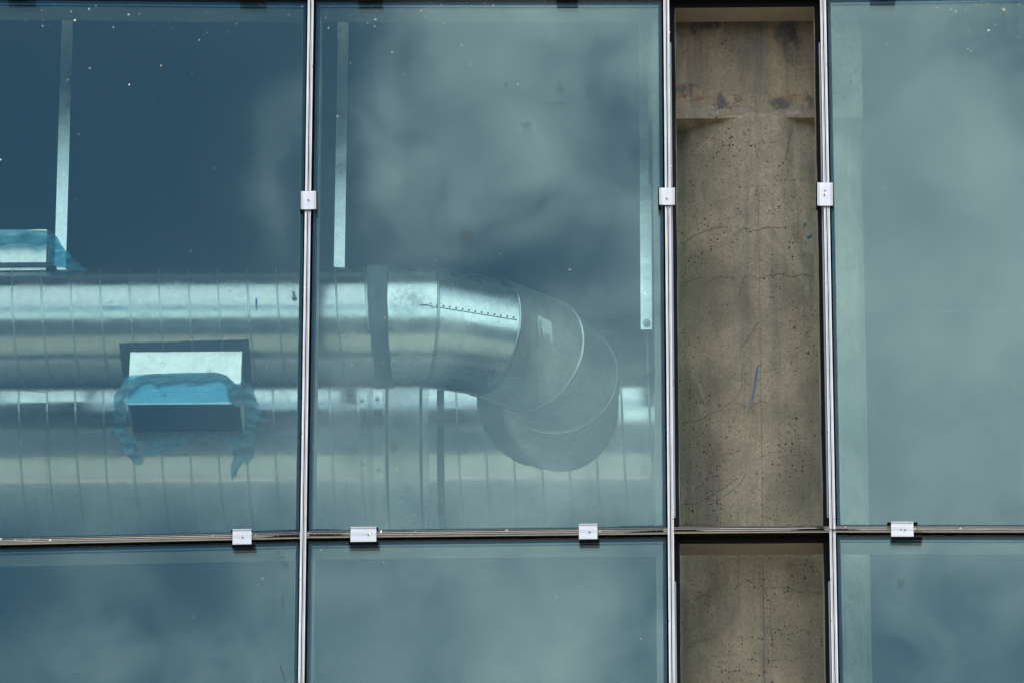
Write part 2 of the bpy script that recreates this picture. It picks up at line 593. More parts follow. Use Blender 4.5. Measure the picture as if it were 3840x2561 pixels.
def concrete(name, warm, cracks, streaks):
    m, nt, b = mat(name, (0.3, 0.27, 0.22), 0.9, 0, 0.15)
    t = NT(nt)
    co = t.coord()
    big = t.noise(co, 3.2, 6, 0.6)
    mid = t.noise(co, 16.0, 6, 0.65)
    fine = t.noise(co, 150.0, 4, 0.7)
    c1, c2 = warm
    c = t.mix(t.mapr(big, 0.38, 0.60), c1, c2)
    blot = t.noise(co, 7.5, 5, 0.62, 1.2)
    c = t.mix(t.mapr(blot, 0.52, 0.66, 0, 0.34), c, (0.14, 0.128, 0.108))
    c = t.mix(t.mapr(mid, 0.42, 0.72, 0, 0.5), c, tuple(x * 0.55 for x in c1))
    c = t.mix(t.mapr(fine, 0.30, 0.70, 0, 0.62), c, tuple(x * 0.50 for x in c2))
    st = t.noise(t.coord((22, 22, 1.6)), 1, 5, 0.65)
    c = t.mix(t.mapr(st, 0.50, 0.72, 0, streaks), c, (0.11, 0.115, 0.115))
    lt = t.noise(t.coord((7, 7, 3)), 1, 6, 0.6, 0.6)
    c = t.mix(t.mapr(lt, 0.58, 0.64, 0, 0.28), c, (0.48, 0.43, 0.34))
    # air holes of two sizes
    hole = None
    for sc, r0, keep in ((52.0, 0.22, 0.72), (110.0, 0.32, 0.35), (230.0, 0.32, 0.35)):
        wv = t.n('ShaderNodeVectorMath', operation='ADD')
        nz = t.n('ShaderNodeTexNoise'); nz.inputs['Scale'].default_value = sc * 1.4
        t.link(co, nz.inputs['Vector'])
        ms = t.n('ShaderNodeVectorMath', operation='SCALE'); ms.inputs['Scale'].default_value = 0.5 / sc
        t.link(nz.outputs['Color'], ms.inputs[0])
        t.link(co, wv.inputs[0]); t.link(ms.outputs[0], wv.inputs[1])
        vo = t.n('ShaderNodeTexVoronoi'); vo.inputs['Scale'].default_value = sc
        t.link(wv.outputs[0], vo.inputs['Vector'])
        rnd = t.n('ShaderNodeSeparateColor'); t.link(vo.outputs['Color'], rnd.inputs[0])
        rad = t.math('MULTIPLY', t.mapr(rnd.outputs[0], keep, 1.0, 0.0, 1.0), r0)
        hh = t.mapr(t.math('SUBTRACT', rad, vo.outputs['Distance']), -0.01, 0.03)
        hole = hh if hole is None else t.math('MAXIMUM', hole, hh)
    cr = None
    if cracks:
        wv = t.n('ShaderNodeVectorMath', operation='ADD')
        nz = t.n('ShaderNodeTexNoise'); nz.inputs['Scale'].default_value = 9.0; nz.inputs['Detail'].default_value = 6.0
        t.link(co, nz.inputs['Vector'])
        ms = t.n('ShaderNodeVectorMath', operation='SCALE'); ms.inputs['Scale'].default_value = 0.16
        t.link(nz.outputs['Color'], ms.inputs[0])
        t.link(t.coord((1.0, 1.0, 1.7)), wv.inputs[0]); t.link(ms.outputs[0], wv.inputs[1])
        vo = t.n('ShaderNodeTexVoronoi', feature='DISTANCE_TO_EDGE'); vo.inputs['Scale'].default_value = 3.1
        t.link(wv.outputs[0], vo.inputs['Vector'])
        line = t.mapr(vo.outputs['Distance'], 0.003, 0.012, 1.0, 0.0)
        gate = t.mapr(t.noise(co, 5.0, 3), 0.46, 0.56)
        cr = t.math('MULTIPLY', t.math('MULTIPLY', line, gate), 0.8)
    hole = t.math('MULTIPLY', hole, t.mapr(t.noise(co, 6.0, 3), 0.40, 0.60, 0.15, 1.0))
    c = t.mix(t.math('MULTIPLY', hole, 0.92), c, (0.018, 0.015, 0.012))
    if cr is not None:
        c = t.mix(cr, c, (0.03, 0.025, 0.02))
    t.link(c, b.inputs['Base Color'])
    hgt = t.math('ADD', t.math('MULTIPLY', fine, 0.25), t.math('MULTIPLY', mid, 0.5))
    hgt = t.math('SUBTRACT', hgt, hole)
    t.link(t.bump(hgt, 0.5, 0.004), b.inputs['Normal'])
    return m


M_CONC = concrete('column_concrete', ((0.475, 0.415, 0.308), (0.255, 0.229, 0.175)), False, 0.55)
M_CAP = concrete('capital_concrete', ((0.42, 0.345, 0.23), (0.235, 0.205, 0.16)), False, 0.8)

# ------------------------------------------------------------------ ground outside (seen as reflections in the metal)
gm, gnt, gb = mat('pale_paving', (0.36, 0.29, 0.20), 0.9, 0, 0.2)
_t = NT(gnt)
_t.link(_t.mix(_t.mapr(_t.noise(_t.coord((0.6, 0.6, 0.6)), 1, 5), 0.35, 0.65), (0.30, 0.26, 0.20), (0.24, 0.21, 0.165)), gb.inputs['Base Color'])
am, ant, abb = mat('dark_asphalt', (0.045, 0.046, 0.048), 0.9, 0, 0.2)
_t = NT(ant)
_t.link(_t.mix(_t.mapr(_t.noise(_t.coord((0.5, 0.5, 0.5)), 1, 5), 0.35, 0.65), (0.05, 0.05, 0.052), (0.035, 0.036, 0.038)), abb.inputs['Base Color'])
mb = MB(); mb.quad((-1500, -1500, GROUND_Z), (1500, -1500, GROUND_Z), (1500, 1500, GROUND_Z), (-1500, 1500, GROUND_Z))
tag(mb.build('ground', am), kind='structure')
km, _, _ = mat('kerb_stone', (0.34, 0.34, 0.33), 0.9, 0, 0.2)
mb = MB(); mb.box((-60, -10.3, GROUND_Z + 0.004), (60, -9.75, GROUND_Z + 0.14))
tag(mb.build('kerb', km), kind='structure')
mb = MB(); mb.box((-60, -9.4, GROUND_Z + 0.004), (60, 0.2, GROUND_Z + 0.13))
tag(mb.build('pavement', gm), kind='structure')

# ------------------------------------------------------------------ room shell behind the glass
XL, XR = Q(-1060, 784).x, Q(3640, 784).x
ZC = Q(1175, -620).z
ZF = Q(1175, 2330).z
YB = 5.0
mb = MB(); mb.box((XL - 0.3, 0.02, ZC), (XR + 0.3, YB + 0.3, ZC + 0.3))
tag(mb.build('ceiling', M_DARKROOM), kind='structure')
mb = MB(); zsf = Q(1175, -210).z; mb.box((XL, 0.05, zsf), (XR, 0.62, ZC - 0.002))
M_BOUNCE, _, _ = mat('bounce_soffit_pale', (0.80, 0.79, 0.77), 0.9, 0, 0.1)
tag(mb.build('bounce_soffit', M_BOUNCE), kind='structure')  # unseen pale block, added so the duct tops mirror something bright
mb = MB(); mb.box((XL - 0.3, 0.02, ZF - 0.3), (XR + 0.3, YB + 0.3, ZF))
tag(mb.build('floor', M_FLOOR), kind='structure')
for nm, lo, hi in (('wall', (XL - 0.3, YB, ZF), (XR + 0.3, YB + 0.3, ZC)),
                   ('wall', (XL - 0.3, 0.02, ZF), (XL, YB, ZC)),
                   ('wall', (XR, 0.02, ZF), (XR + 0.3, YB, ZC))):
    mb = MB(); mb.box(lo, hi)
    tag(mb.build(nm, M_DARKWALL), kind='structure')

# ------------------------------------------------------------------ facade grid, measured on the facade plane
def lin(a, b):
    (x0, y0), (x1, y1) = a, b
    return lambda x: y0 + (y1 - y0) * (x - x0) / (x1 - x0)


MU = {1: lin((0, 1166.6), (2561, 1130.5)), 2: lin((0, 2498.3), (2561, 2520.6)), 3: lin((0, 3085.7), (2561, 3131.7)),
      0: lin((0, -1560), (2561, -1660)), 4: lin((0, 5800), (2561, 5910))}
TOP = {'a': lin((0, -25), (1147, -14.5)), 'b': lin((1184, -16), (2480, -16.7)), 'c': lin((2520, -17), (3060, -22)), 'd': lin((3100, -26), (3840, -38))}
LOW = {'a': lin((0, 2034.7), (1125, 2011)), 'b': lin((1155, 2009), (2490, 1994.5)), 'c': lin((2530, 1992), (3095, 1988)), 'd': lin((3120, 1987.5), (3840, 1988))}
BOT = {k: lin((0, 3560), (3840, 3560)) for k in 'abcd'}
BAYS = {'a': (0, 1), 'b': (1, 2), 'c': (2, 3), 'd': (3, 4)}


def node(m, tr):                        # pixel where a mullion line meets a transom line
    v = tr(MU[m](1000))
    for _ in range(3):
        u = MU[m](v); v = tr(u)
    return u, v


VERT_RIBS = [[(-8, -2), (-8, -14), (-6.8, -14), (-6.8, -8.5), (-4.4, -8.0), (-3.4, -9.5), (-3.2, -14), (-1.9, -14), (-1.9, -2)],
             [(1.1, -2), (1.1, -14), (2.3, -14), (2.5, -9.2), (3.6, -8.0), (6.7, -8.6), (6.7, -14), (8, -14), (8, -2)]]


def half_round(s1, s0, d0, bulge, n=7):   # rail section: s1 (upper) to s0 (lower), bulging towards the viewer
    c, h = (s1 + s0) / 2, (s1 - s0) / 2
    return [(s1, -2)] + [(c + h * math.cos(math.pi * i / (n - 1)), d0 - bulge * math.sin(math.pi * i / (n - 1))) for i in range(n)] + [(s0, -2)]


HOR_RIBS = [[(8.6, -2), (8.6, -13), (8.2, -13.6), (7.3, -13), (7.3, -2)], half_round(5.0, 1.3, -9.5, 4.4), half_round(0.1, -3.6, -9.5, 4.6),
            [(-3.7, -2), (-3.7, -12), (-4.4, -13.8), (-5.4, -13.4), (-6.2, -11), (-8.0, -9.5), (-8.0, -2)]]

mull_labels = {1: 'ribbed aluminium mullion between the two wide glass bays, left of the elbow duct',
               2: 'ribbed aluminium mullion on the left side of the open concrete column bay',
               3: 'ribbed aluminium mullion on the right side of the open concrete column bay',
               0: 'ribbed aluminium mullion at the far left end of the glass wall',
               4: 'ribbed aluminium mullion at the far right end of the glass wall'}
XV = Vector((1, 0, 0)); ZV = Vector((0, 0, 1))
for m in (1, 2, 3):
    A = P(MU[m](-320), -320); B = P(MU[m](3560), 3560)
    up = (A - B).normalized()
    side = Vector((up.z, 0, -up.x)).normalized()
    t = thing('mullion', P(MU[m](2561), 2561), mull_labels[m], 'mullion', 'vertical mullions of the curtain wall')
    mb = MB()
    for pr in VERT_RIBS: mb.extrude(pr, A, B, side)
    mb.build('rib_cover', M_ALU_V, t)
    mb = MB(); mb.extrude([(-7.6, -1.9), (-1.8, -1.9), (-1.8, -5), (1.0, -5), (1.0, -1.9), (7.6, -1.9), (7.6, 37.5), (-7.6, 37.5)], A, B, side); mb.build('thermal_break', M_RUB, t)
    for s in (-1, 1):
        mb = MB()
        if (m, s) in ((2, 1), (3, -1)):     # loose, wavy strip where no glass holds it
            n_ = 90
            for i in range(n_):
                q0, q1 = A.lerp(B, i / n_), A.lerp(B, (i + 1) / n_)
                e0, e1 = [s * (0.0238 + 0.0016 * mnoise.noise(Vector((q.z * 6, m, 0))) + 0.0008 * mnoise.noise(Vector((q.z * 25, m, 3)))) for q in (q0, q1)]
                lo_ = [q0 + side * (s * 0.0078) + Vector((0, 0.029, 0)), q0 + side * e0 + Vector((0, 0.030, 0)), q0 + side * e0 + Vector((0, 0.0376, 0)), q0 + side * (s * 0.0078) + Vector((0, 0.0376, 0))]
                hi_ = [q1 + side * (s * 0.0078) + Vector((0, 0.029, 0)), q1 + side * e1 + Vector((0, 0.030, 0)), q1 + side * e1 + Vector((0, 0.0376, 0)), q1 + side * (s * 0.0078) + Vector((0, 0.0376, 0))]
                mb.hexa(lo_, hi_)
        else:
            mb.extrude([(s * 7.8, 30), (s * 23.6, 30), (s * 23.6, 37.6), (s * 7.8, 37.6)], A, B, side)
        mb.build('gasket', M_RUB, t)
    mb = MB(); mb.extrude([(-25, 38), (25, 38), (25, 138), (-25, 138)], A, B, side); mb.build('frame_box', M_BOX, t)
    if m == 2:
        mb = MB(); mb.extrude([(-41, 100), (-25.3, 100), (-25.3, 136), (-41, 136)], A, B, side); mb.build('inner_flange', M_BOX, t)
    if m in (2, 3):
        s = 1 if m == 2 else -1
        for v0, v1 in ((150, 1930), (2170, 3500)):
            a, b = P(MU[m](v0), v0), P(MU[m](v1), v1)
            mb = MB(); mb.extrude([(s * 8.6, 22), (s * 13.0, 22), (s * 13.0, 29.6), (s * 8.6, 29.6)], a, b, side)
            mb.build('flange_strip', M_STRIPM, t)

tr_labels = {('top', 'a'): 'top transom above the left glass pane, black underside with two clamps',
             ('top', 'b'): 'top transom above the middle glass pane, black underside with two clamps',
             ('top', 'c'): 'top transom above the open bay at the concrete column capital',
             ('top', 'd'): 'top transom above the right glass pane',
             ('low', 'a'): 'ribbed transom below the left glass pane, tilting up to the right',
             ('low', 'b'): 'ribbed transom below the middle glass pane, carrying two clamps',
             ('low', 'c'): 'short ribbed transom crossing the open bay in front of the concrete column',
             ('low', 'd'): 'ribbed transom below the right glass pane, carrying one wide clamp'}
for rn, rowl in (('top', TOP), ('low', LOW)):
    for k in 'abcd':
        l, r = BAYS[k]
        u0, v0 = node(l, rowl[k]); u1, v1 = node(r, rowl[k])
        A = P(u0, v0); B = P(u1, v1)
        ax = (B - A).normalized()
        A = A + ax * 0.0085; B = B - ax * 0.0085
        Ab, Bb = A + ax * 0.0167, B - ax * 0.0167
        upv = Vector((-ax.z, 0, ax.x)).normalized()
        t = thing('transom', (A + B) / 2, tr_labels[(rn, k)], 'transom', 'horizontal transoms of the curtain wall')
        mb = MB()
        for pr in HOR_RIBS: mb.extrude(pr, A, B, upv)
        mb.build('rib_cover', M_ALU_H, t)
        mb = MB(); mb.extrude([(-7.7, -1.9), (-3.6, -1.9), (-3.6, -6), (7.2, -6), (7.2, -1.9), (7.7, -1.9), (7.7, 37.5), (-7.7, 37.5)], A, B, upv); mb.build('thermal_break', M_RUB, t)
        for s in (-1, 1):
            mb = MB(); mb.extrude([(s * 7.8, 30.3), (s * 23.6, 30.3), (s * 23.6, 37.7), (s * 7.8, 37.7)], A + ax * 0.0155, B - ax * 0.0155, upv); mb.build('gasket', M_RUB, t)
        mb = MB(); mb.extrude([(-25, 38.2), (25, 38.2), (25, 138), (-25, 138)], Ab, Bb, upv); mb.build('frame_box', M_BOX, t)

def smear_strip(parent, u0, u1, off0, off1, seed, low):
    rn = random.Random(seed)
    n_ = int(abs(u1 - u0) / 4)
    up_, dn_ = [], []
    for i in range(n_ + 1):
        f = i / n_
        u = u0 + (u1 - u0) * f
        c_ = low(u)
        thin = 1 - f ** 3
        up_.append((u, c_ + off1 - (off1 - off0) * thin * rn.uniform(0.45, 1.0)))
        dn_.append((u, c_ + off1))
    mb = MB()
    a_ = [P(u, v, 0) + Vector((0, -0.0153, 0)) for u, v in up_]
    b_ = [P(u, v, 0) + Vector((0, -0.0153, 0)) for u, v in dn_]
    for i in range(n_):
        q_ = [a_[i], a_[i + 1], b_[i + 1], b_[i]]
        mb.hexa(q_, [p + Vector((0, 0.0012, 0)) for p in q_])
    mb.build('sealant_smear', M_RUB, parent)


TRANS = {o['label']: o for o in COL.objects if o.name.startswith('transom')}
for k, u0, u1, o0, o1, sd in (('a', 1124, 985, 0, 11, 1), ('a', 1124, 930, -17, -13, 2), ('b', 1160, 1312, 2, 10, 3), ('b', 1160, 1290, -16, -13, 4), ('b', 2488, 2360, 2, 10, 5),
                              ('b', 2488, 2300, -16, -13.5, 6), ('c', 2526, 2640, 2, 9, 7), ('c', 3092, 2960, 2, 9, 8), ('d', 3122, 3230, 3, 10, 9), ('c', 2530, 2700, -16, -14, 10)):
    smear_strip(TRANS[tr_labels[('low', k)]], u0, u1, o0 - 4, o1 - 4, sd, LOW[k])

# spandrel above the top transoms, and unseen end panels added to stop light leaking in
mb = MB()
for k in 'abcd':
    l, r = BAYS[k]
    u0, v0 = node(l, TOP[k]); u1, v1 = node(r, TOP[k])
    e = 20 if k != 'x' else 0
    c = [P(u0 + e, v0 - 22, 0.002), P(u1 - e, v1 - 22, 0.002)]
    top = P(u0, -1150).z
    lo = [c[0], c[1], Vector((c[1].x, 0.002, top)), Vector((c[0].x, 0.002, top))]
    mb.hexa(lo, [p + Vector((0, 0.034, 0)) for p in lo])
M_PAN, _, _ = mat('pale_back_pan', (0.72, 0.72, 0.70), 0.8, 0, 0.2)
tag(mb.build('spandrel_wall', M_PAN), kind='structure')
mb = MB()
for x0, x1 in ((XL - 0.3, P(MU[0](1280) + 18, 1280).x), (P(MU[4](1280) - 18, 1280).x, XR + 0.3)):
    mb.box((x0, -0.004, ZF - 0.3), (x1, 0.018, ZC + 0.3))
tag(mb.build('light_stop_panel', M_RUB_PALE), kind='structure')

# ------------------------------------------------------------------ insulating glass panes
pane_labels = {('a', 0): 'upper left glass pane in front of the long straight duct',
               ('b', 0): 'upper middle glass pane reflecting ragged clouds, elbow duct behind it',
               ('d', 0): 'upper right glass pane reflecting pale cloud beside the column',
               ('a', 1): 'lower left glass pane with black smears near its right edge',
               ('b', 1): 'lower middle glass pane under the elbow duct, plain cloud reflection',
               ('d', 1): 'lower right glass pane with one round grey mark, under the wide clamp'}
PANE = {}


def outline(corners, inset):
    # corners as pixels (tl, tr, br, bl) moved inwards by inset px
    (a, b), (c, d), (e, f), (g, h) = corners
    return [(a + inset, b + inset), (c - inset, d + inset), (e - inset, f - inset), (g + inset, h - inset)]


for row, (tp, bt) in enumerate(((TOP, LOW), (LOW, BOT))):
    for k in 'abd':
        l, r = BAYS[k]
        cs = [node(l, tp[k]), node(r, tp[k]), node(r, bt[k]), node(l, bt[k])]
        E = outline(cs, 18)
        S = outline(cs, 28.6)
        S2 = outline(cs, 26.2)
        t = thing('glass_pane', P(*E[3]), pane_labels[(k, row)], 'glass pane', 'insulating glass panes of the curtain wall')
        PANE[(k, row)] = t

        tilt_ = {('a', 0): (0, 1, 1, 0), ('b', 0): (0, 0, 0, 0), ('d', 0): (1, 0, 0, 1), ('a', 1): (0, 0, 1, 1), ('b', 1): (1, 0, 0, 1), ('d', 1): (0, 1, 1, 0)}[(k, row)]

        def face3(px, d):               # each pane sits a millimetre out of true, as glass in a frame does
            return [P(u, v, 0) + Vector((0, d + 0.0013 * w_, 0)) for (u, v), w_ in zip(px, tilt_)]
        for nm, d0, d1, m0, m1 in (('outer_lite', 0.0, 0.0160, M_G_FRONT, M_G_COAT), ('inner_lite', 0.0300, 0.0340, M_G_INNER, M_G_EDGE)):
            me = bpy.data.meshes.new(nm)
            vs = [p - ROOTS[t.name] for p in face3(E, d0) + face3(E, d1) + face3(outline(cs, 28.8), d1)]
            me.from_pydata(vs, [], [[0, 1, 2, 3], [11, 10, 9, 8], [0, 4, 5, 1], [1, 5, 6, 2], [2, 6, 7, 3], [3, 7, 4, 0],
                                    [4, 8, 9, 5], [5, 9, 10, 6], [6, 10, 11, 7], [7, 11, 8, 4]])   # the coating stops short of the edge
            edge = M_G_EDGE
            back = M_G_COAT if nm == 'outer_lite' else M_G_FRONT
            for mm in (m0, back, edge):
                me.materials.append(mm)
            for i, p in enumerate(me.polygons):
                p.material_index = 0 if i == 0 else 1 if i == 1 else 2
            o = bpy.data.objects.new(nm, me); COL.objects.link(o); o.parent = t
        # edge seal and spacer bar between the two lites
        def ring(pa, pb, d0, d1):
            mb = MB()
            a0, a1, b0, b1 = face3(pa, d0), face3(pa, d1), face3(pb, d0), face3(pb, d1)
            for i in range(4):
                j = (i + 1) % 4
                mb.hexa([a0[i], a0[j], b0[j], b0[i]], [a1[i], a1[j], b1[j], b1[i]])
            return mb
        ring(outline(cs, 18.2), S2, 0.0165, 0.0296).build('edge_seal', M_SEAL, t)
        ring(outline(cs, 26.5), S, 0.0168, 0.0293).build('spacer_bar', M_SPACER, t)


def decal(poly, m, parent, name, d=-0.0012, th=0.001):   # thin deposit on the outer glass face, outline in 2351 px
    mb = MB()
    n = len(poly)
    f0 = [Q(x, y, 0) + Vector((0, d, 0)) for x, y in poly]
    f1 = [p + Vector((0, th, 0)) for p in f0]
    mb.add(f0 + f1, [list(range(n)), list(range(2 * n - 1, n - 1, -1))] + [[i, (i + 1) % n, n + (i + 1) % n, n + i] for i in range(n)])
    return mb.build(name, m, parent)


def disc(cx, cy, rx, ry, n=26, jit=0.05):
    return [(cx + rx * math.cos(2 * math.pi * i / n) * (1 + random.uniform(-jit, jit)), cy + ry * math.sin(2 * math.pi * i / n) * (1 + random.uniform(-jit, jit))) for i in range(n)]


M_CUP = clear('cup_residue', (0.80, 0.80, 0.80))
M_CUP2 = glass('cup_residue_film', 0.04, (0.9, 0.9, 0.88), (1, 1, 1))


def residue(name, col, alpha):
    m = bpy.data.materials.new(name); m.use_nodes = True
    nt = m.node_tree; nt.nodes.clear(); t = NT(nt)
    tr = t.n('ShaderNodeBsdfTransparent')
    df = t.n('ShaderNodeBsdfDiffuse'); df.inputs[0].default_value = (*col, 1)
    mx = t.n('ShaderNodeMixShader')
    t.link(t.mapr(t.noise(t.coord((180, 180, 180)), 1, 4), 0.3, 0.7, alpha * 0.4, alpha * 1.6), mx.inputs[0])
    t.link(tr.outputs[0], mx.inputs[1]); t.link(df.outputs[0], mx.inputs[2])
    o = t.n('ShaderNodeOutputMaterial'); t.link(mx.outputs[0], o.inputs[0])
    return m


M_RES = residue('suction_cup_residue', (0.10, 0.10, 0.10), 0.07)
M_RES2 = residue('faint_smudge', (0.08, 0.08, 0.08), 0.06)
decal(disc(1071, 544, 17, 15), M_RES, PANE[('b', 0)], 'cup_mark')
decal(disc(904, 1025, 10, 13), M_RES, PANE[('b', 0)], 'cup_mark')
decal(disc(2068, 1336, 10, 10), M_RES, PANE[('d', 1)], 'cup_mark')
for cx, cy, rx, ry in ((1276, 238, 24, 5), (1284, 202, 12, 9), (1208, 288, 13, 7), (1163, 195, 3, 6), (1010, 1165, 9, 14)):
    decal(disc(cx, cy, rx, ry, 18, 0.35), M_RES2, PANE[('b', 0)], 'smudge')
for cx, cy, rx, ry in ((647.5, 1370, 1.3, 3.2), (648, 1379, 1.5, 5), (650, 1390, 1.0, 5), (649, 1412, 1.6, 1.2), (644.5, 1531, 1.2, 5), (648, 1541, 1.8, 3.6), (651, 1550, 1.4, 4)):
    decal(disc(cx, cy, rx * 0.75, ry * 0.7, 9, 0.4), M_SMEAR, PANE[('a', 1)], 'smear')
for cx, cy, rx, ry in ((640, 1267, 12, 3), (646, 1279, 10, 3), (655, 1292, 8, 6)):
    decal(disc(cx, cy, rx, ry, 12, 0.35), M_RES2, PANE[('a', 1)], 'smudge')

# etched round glass stamps in the pane corners
for key, cx, cy in ((('b', 0), 738, 1206), (('d', 0), 1939.5, 1187), (('b', 1), 1513, 1297), (('a', 1), 662, 1297)):
    mb = MB()
    def arc(r0, r1, a0=0, a1=2 * math.pi, n=30):
        for i in range(n):
            q0 = a0 + (a1 - a0) * i / n; q1 = a0 + (a1 - a0) * (i + 1) / n
            pts = [(cx + r0 * math.cos(q0), cy + r0 * math.sin(q0)), (cx + r1 * math.cos(q0), cy + r1 * math.sin(q0)),
                   (cx + r1 * math.cos(q1), cy + r1 * math.sin(q1)), (cx + r0 * math.cos(q1), cy + r0 * math.sin(q1))]
            f = [Q(x, y, 0) + Vector((0, -0.0006, 0)) for x, y in pts]
            mb.add(f, [[0, 1, 2, 3]])
    arc(4.9, 5.5)
    for dy in (-3.2, -1.2, 1.2, 3.2):
        for x0, x1 in ((-3.4, -0.6), (0.6, 3.4)):
            f = [Q(cx + x, cy + y, 0) + Vector((0, -0.0006, 0)) for x, y in ((x0, dy - 0.3), (x1, dy - 0.3), (x1, dy + 0.3), (x0, dy + 0.3))]
            mb.add(f, [[0, 1, 2, 3]])
    mb.build('etched_stamp', M_RES, PANE[key])

# ------------------------------------------------------------------ glazing clamps
def screw(root, u, v, d, r=0.0040):
    c = P(u, v, 0) + Vector((0, d, 0))
    mb = MB()
    n = 16
    rs = []
    for k, (rr, dd) in enumerate(((1.0, 0.0), (0.97, -0.0012), (0.75, -0.0023), (0.4, -0.0028))):
        rs.append([c + Vector((math.cos(q) * r * rr, dd, math.sin(q) * r * rr)) for q in [2 * math.pi * i / n for i in range(n)]])
    mb.rings(rs, True)
    s = mb.build('screw', M_SCREW, root, True)
    mb = MB()
    w = r * 0.22; l = r * 0.66
    mb.box((c.x - l, c.y - 0.0032, c.z - w), (c.x + l, c.y - 0.0026, c.z + w))
    mb.box((c.x - w, c.y - 0.00335, c.z - l), (c.x + w, c.y - 0.0027, c.z + l))
    mb.build('slot', M_HOLE, s)


def hole(root, u, v, d, r=0.0021):
    c = P(u, v, 0) + Vector((0, d, 0))
    mb = MB()
    mb.rings([[c + Vector((math.cos(q) * r, dd, math.sin(q) * r)) for q in [2 * math.pi * i / 14 for i in range(14)]] for dd in (-0.0003, 0.0012)], True)
    mb.build('screw_hole', M_HOLE, root)


CL = 'glazing clamps along the mullions and transoms'


def clamp_v(x0, x1, y0, y1, label, screws, holes=(), pads=True):
    c = P((x0 + x1) / 2, (y0 + y1) / 2)
    t = thing('glazing_clamp', c, label, 'clamp', CL)
    A = P((x0 + x1) / 2, y0); B = P((x0 + x1) / 2, y1)
    up = (A - B).normalized(); side = Vector((up.z, 0, -up.x))
    h = (x1 - x0) / 2 * 0.735
    prof = [(-h, -15), (-h, -22.5), (-h + 1.6, -22.5), (-h + 2.6, -20), (-h + 4.0, -20), (-h + 4.6, -23), (-h + 5.8, -23), (-h + 6.6, -20.6), (-1.8, -20.6), (-1.4, -20.1), (1.4, -20.1), (1.8, -20.6),
            (h - 6.6, -20.6), (h - 5.8, -23), (h - 4.6, -23), (h - 4.0, -20), (h - 2.6, -20), (h - 1.6, -22.5), (h, -22.5), (h, -15)]
    off = Vector((0, 0, 0.0075))        # the plate stands proud of the plane its outline was measured on
    mb = MB(); mb.extrude(prof, A - off, B - off, side); mb.build('plate', M_CLIP, t)
    for s, dy in ((-1, 12), (1, 4)):
        a = A - off * 0.7 + Vector((0, 0, 0.001)); b = B - off * 0.7 - up * (dy * 0.735 / 1000)
        mb = MB(); mb.extrude([(s * (h - 4), -14.8), (s * (h - 0.5), -19), (s * (h + 2.4), -17), (s * (h + 3.4), -0.4), (s * (h - 4.5), -0.4)], a, b, side)
        mb.build('rubber_pad', M_RUB if s < 0 else M_RUB_PALE, t)  # right pads paler: light from the right put into their colour
    for u, v in screws: screw(t, u, v + 10, -0.0207)
    for u, v in holes: hole(t, u, v + 10, -0.0207)
    return t


def clamp_h(x0, x1, y0, y1, label, screws, pt, pb, holes=()):
    c = P((x0 + x1) / 2, (y0 + y1) / 2)
    t = thing('glazing_clamp', c, label, 'clamp', CL)
    yc0 = (y0 + y1) / 2
    tilt = {'a': -0.0209, 'b': -0.011, 'd': 0.0}['a' if x1 < 1140 else 'b' if x1 < 2500 else 'd']
    A = P(x0, yc0 - tilt * (x1 - x0) / 2 + 9.5); B = P(x1, yc0 + tilt * (x1 - x0) / 2 + 9.5)
    ax = (B - A).normalized(); upv = Vector((-ax.z, 0, ax.x))
    h = (y1 - y0) / 2 * 0.735 / math.cos(PITCH)
    prof = [(-h, -15), (-h, -23), (-h + 1.4, -23), (-h + 4.2, -20.4), (-3.2, -20.4), (-2.9, -20.0), (-2.5, -20.4), (-0.3, -20.4), (0, -20.0), (0.3, -20.4), (3.0, -20.4), (3.3, -20), (3.6, -20.4),
            (h - 4.2, -20.4), (h - 3.6, -23), (h - 1.2, -23.4), (h, -22.6), (h, -15)]
    mb = MB(); mb.extrude(prof, A, B, upv); mb.build('plate', M_CLIP, t)
    for s, px in ((1, pt), (-1, pb)):
        a = A + ax * ((px[0] - x0) * 0.000735); b = B + ax * ((px[1] - x1) * 0.000735)
        hh = h + (1.2 if s > 0 else 4.5)
        mb = MB(); mb.extrude([(s * (h - 5), -14.8), (s * (h - 0.6), -18.4), (s * (hh - 1.2), -16.5), (s * hh, -13), (s * hh, -0.5), (s * (h - 5), -0.5)], a, b, upv)
        mb.build('rubber_pad', M_RUB, t)
    for u, v in screws: screw(t, u, v + 10, -0.0205)
    for u, v in holes: hole(t, u, v + 10, -0.0205)
    return t


clamp_v(1130, 1187, 718.5, 786, 'square aluminium clamp with one screw on the mullion between the glass bays', [(1158.6, 751)])
clamp_v(2472, 2530, 705.7, 769.5, 'square aluminium clamp with one screw on the mullion left of the concrete column', [(2500.6, 745)])
clamp_v(3064, 3122, 686.5, 772.6, 'taller aluminium clamp with a screw and an empty hole, right of the concrete column', [(3092, 731)], [(3093, 716)])
clamp_h(874.3, 944.7, 1983, 2038.5, 'small aluminium clamp on the transom below the left glass pane', [(912.7, 2012)], (868, 948), (871, 958))
clamp_h(1316, 1412.5, 1974.7, 2028.8, 'wide aluminium clamp on the left half of the transom below the middle pane', [(1383, 2002)], (1313, 1418), (1308, 1421))
clamp_h(2171.5, 2240.4, 1963, 2019, 'small aluminium clamp on the right half of the transom below the middle pane', [(2211.5, 1992)], (2171, 2241), (2173, 2248))
clamp_h(3341, 3424.5, 1955, 2009.4, 'wide clamp with screw and empty hole on the transom below the right pane', [(3393, 1983)], (3327, 3440), (3342.5, 3457), [(3377.5, 1983.3)])
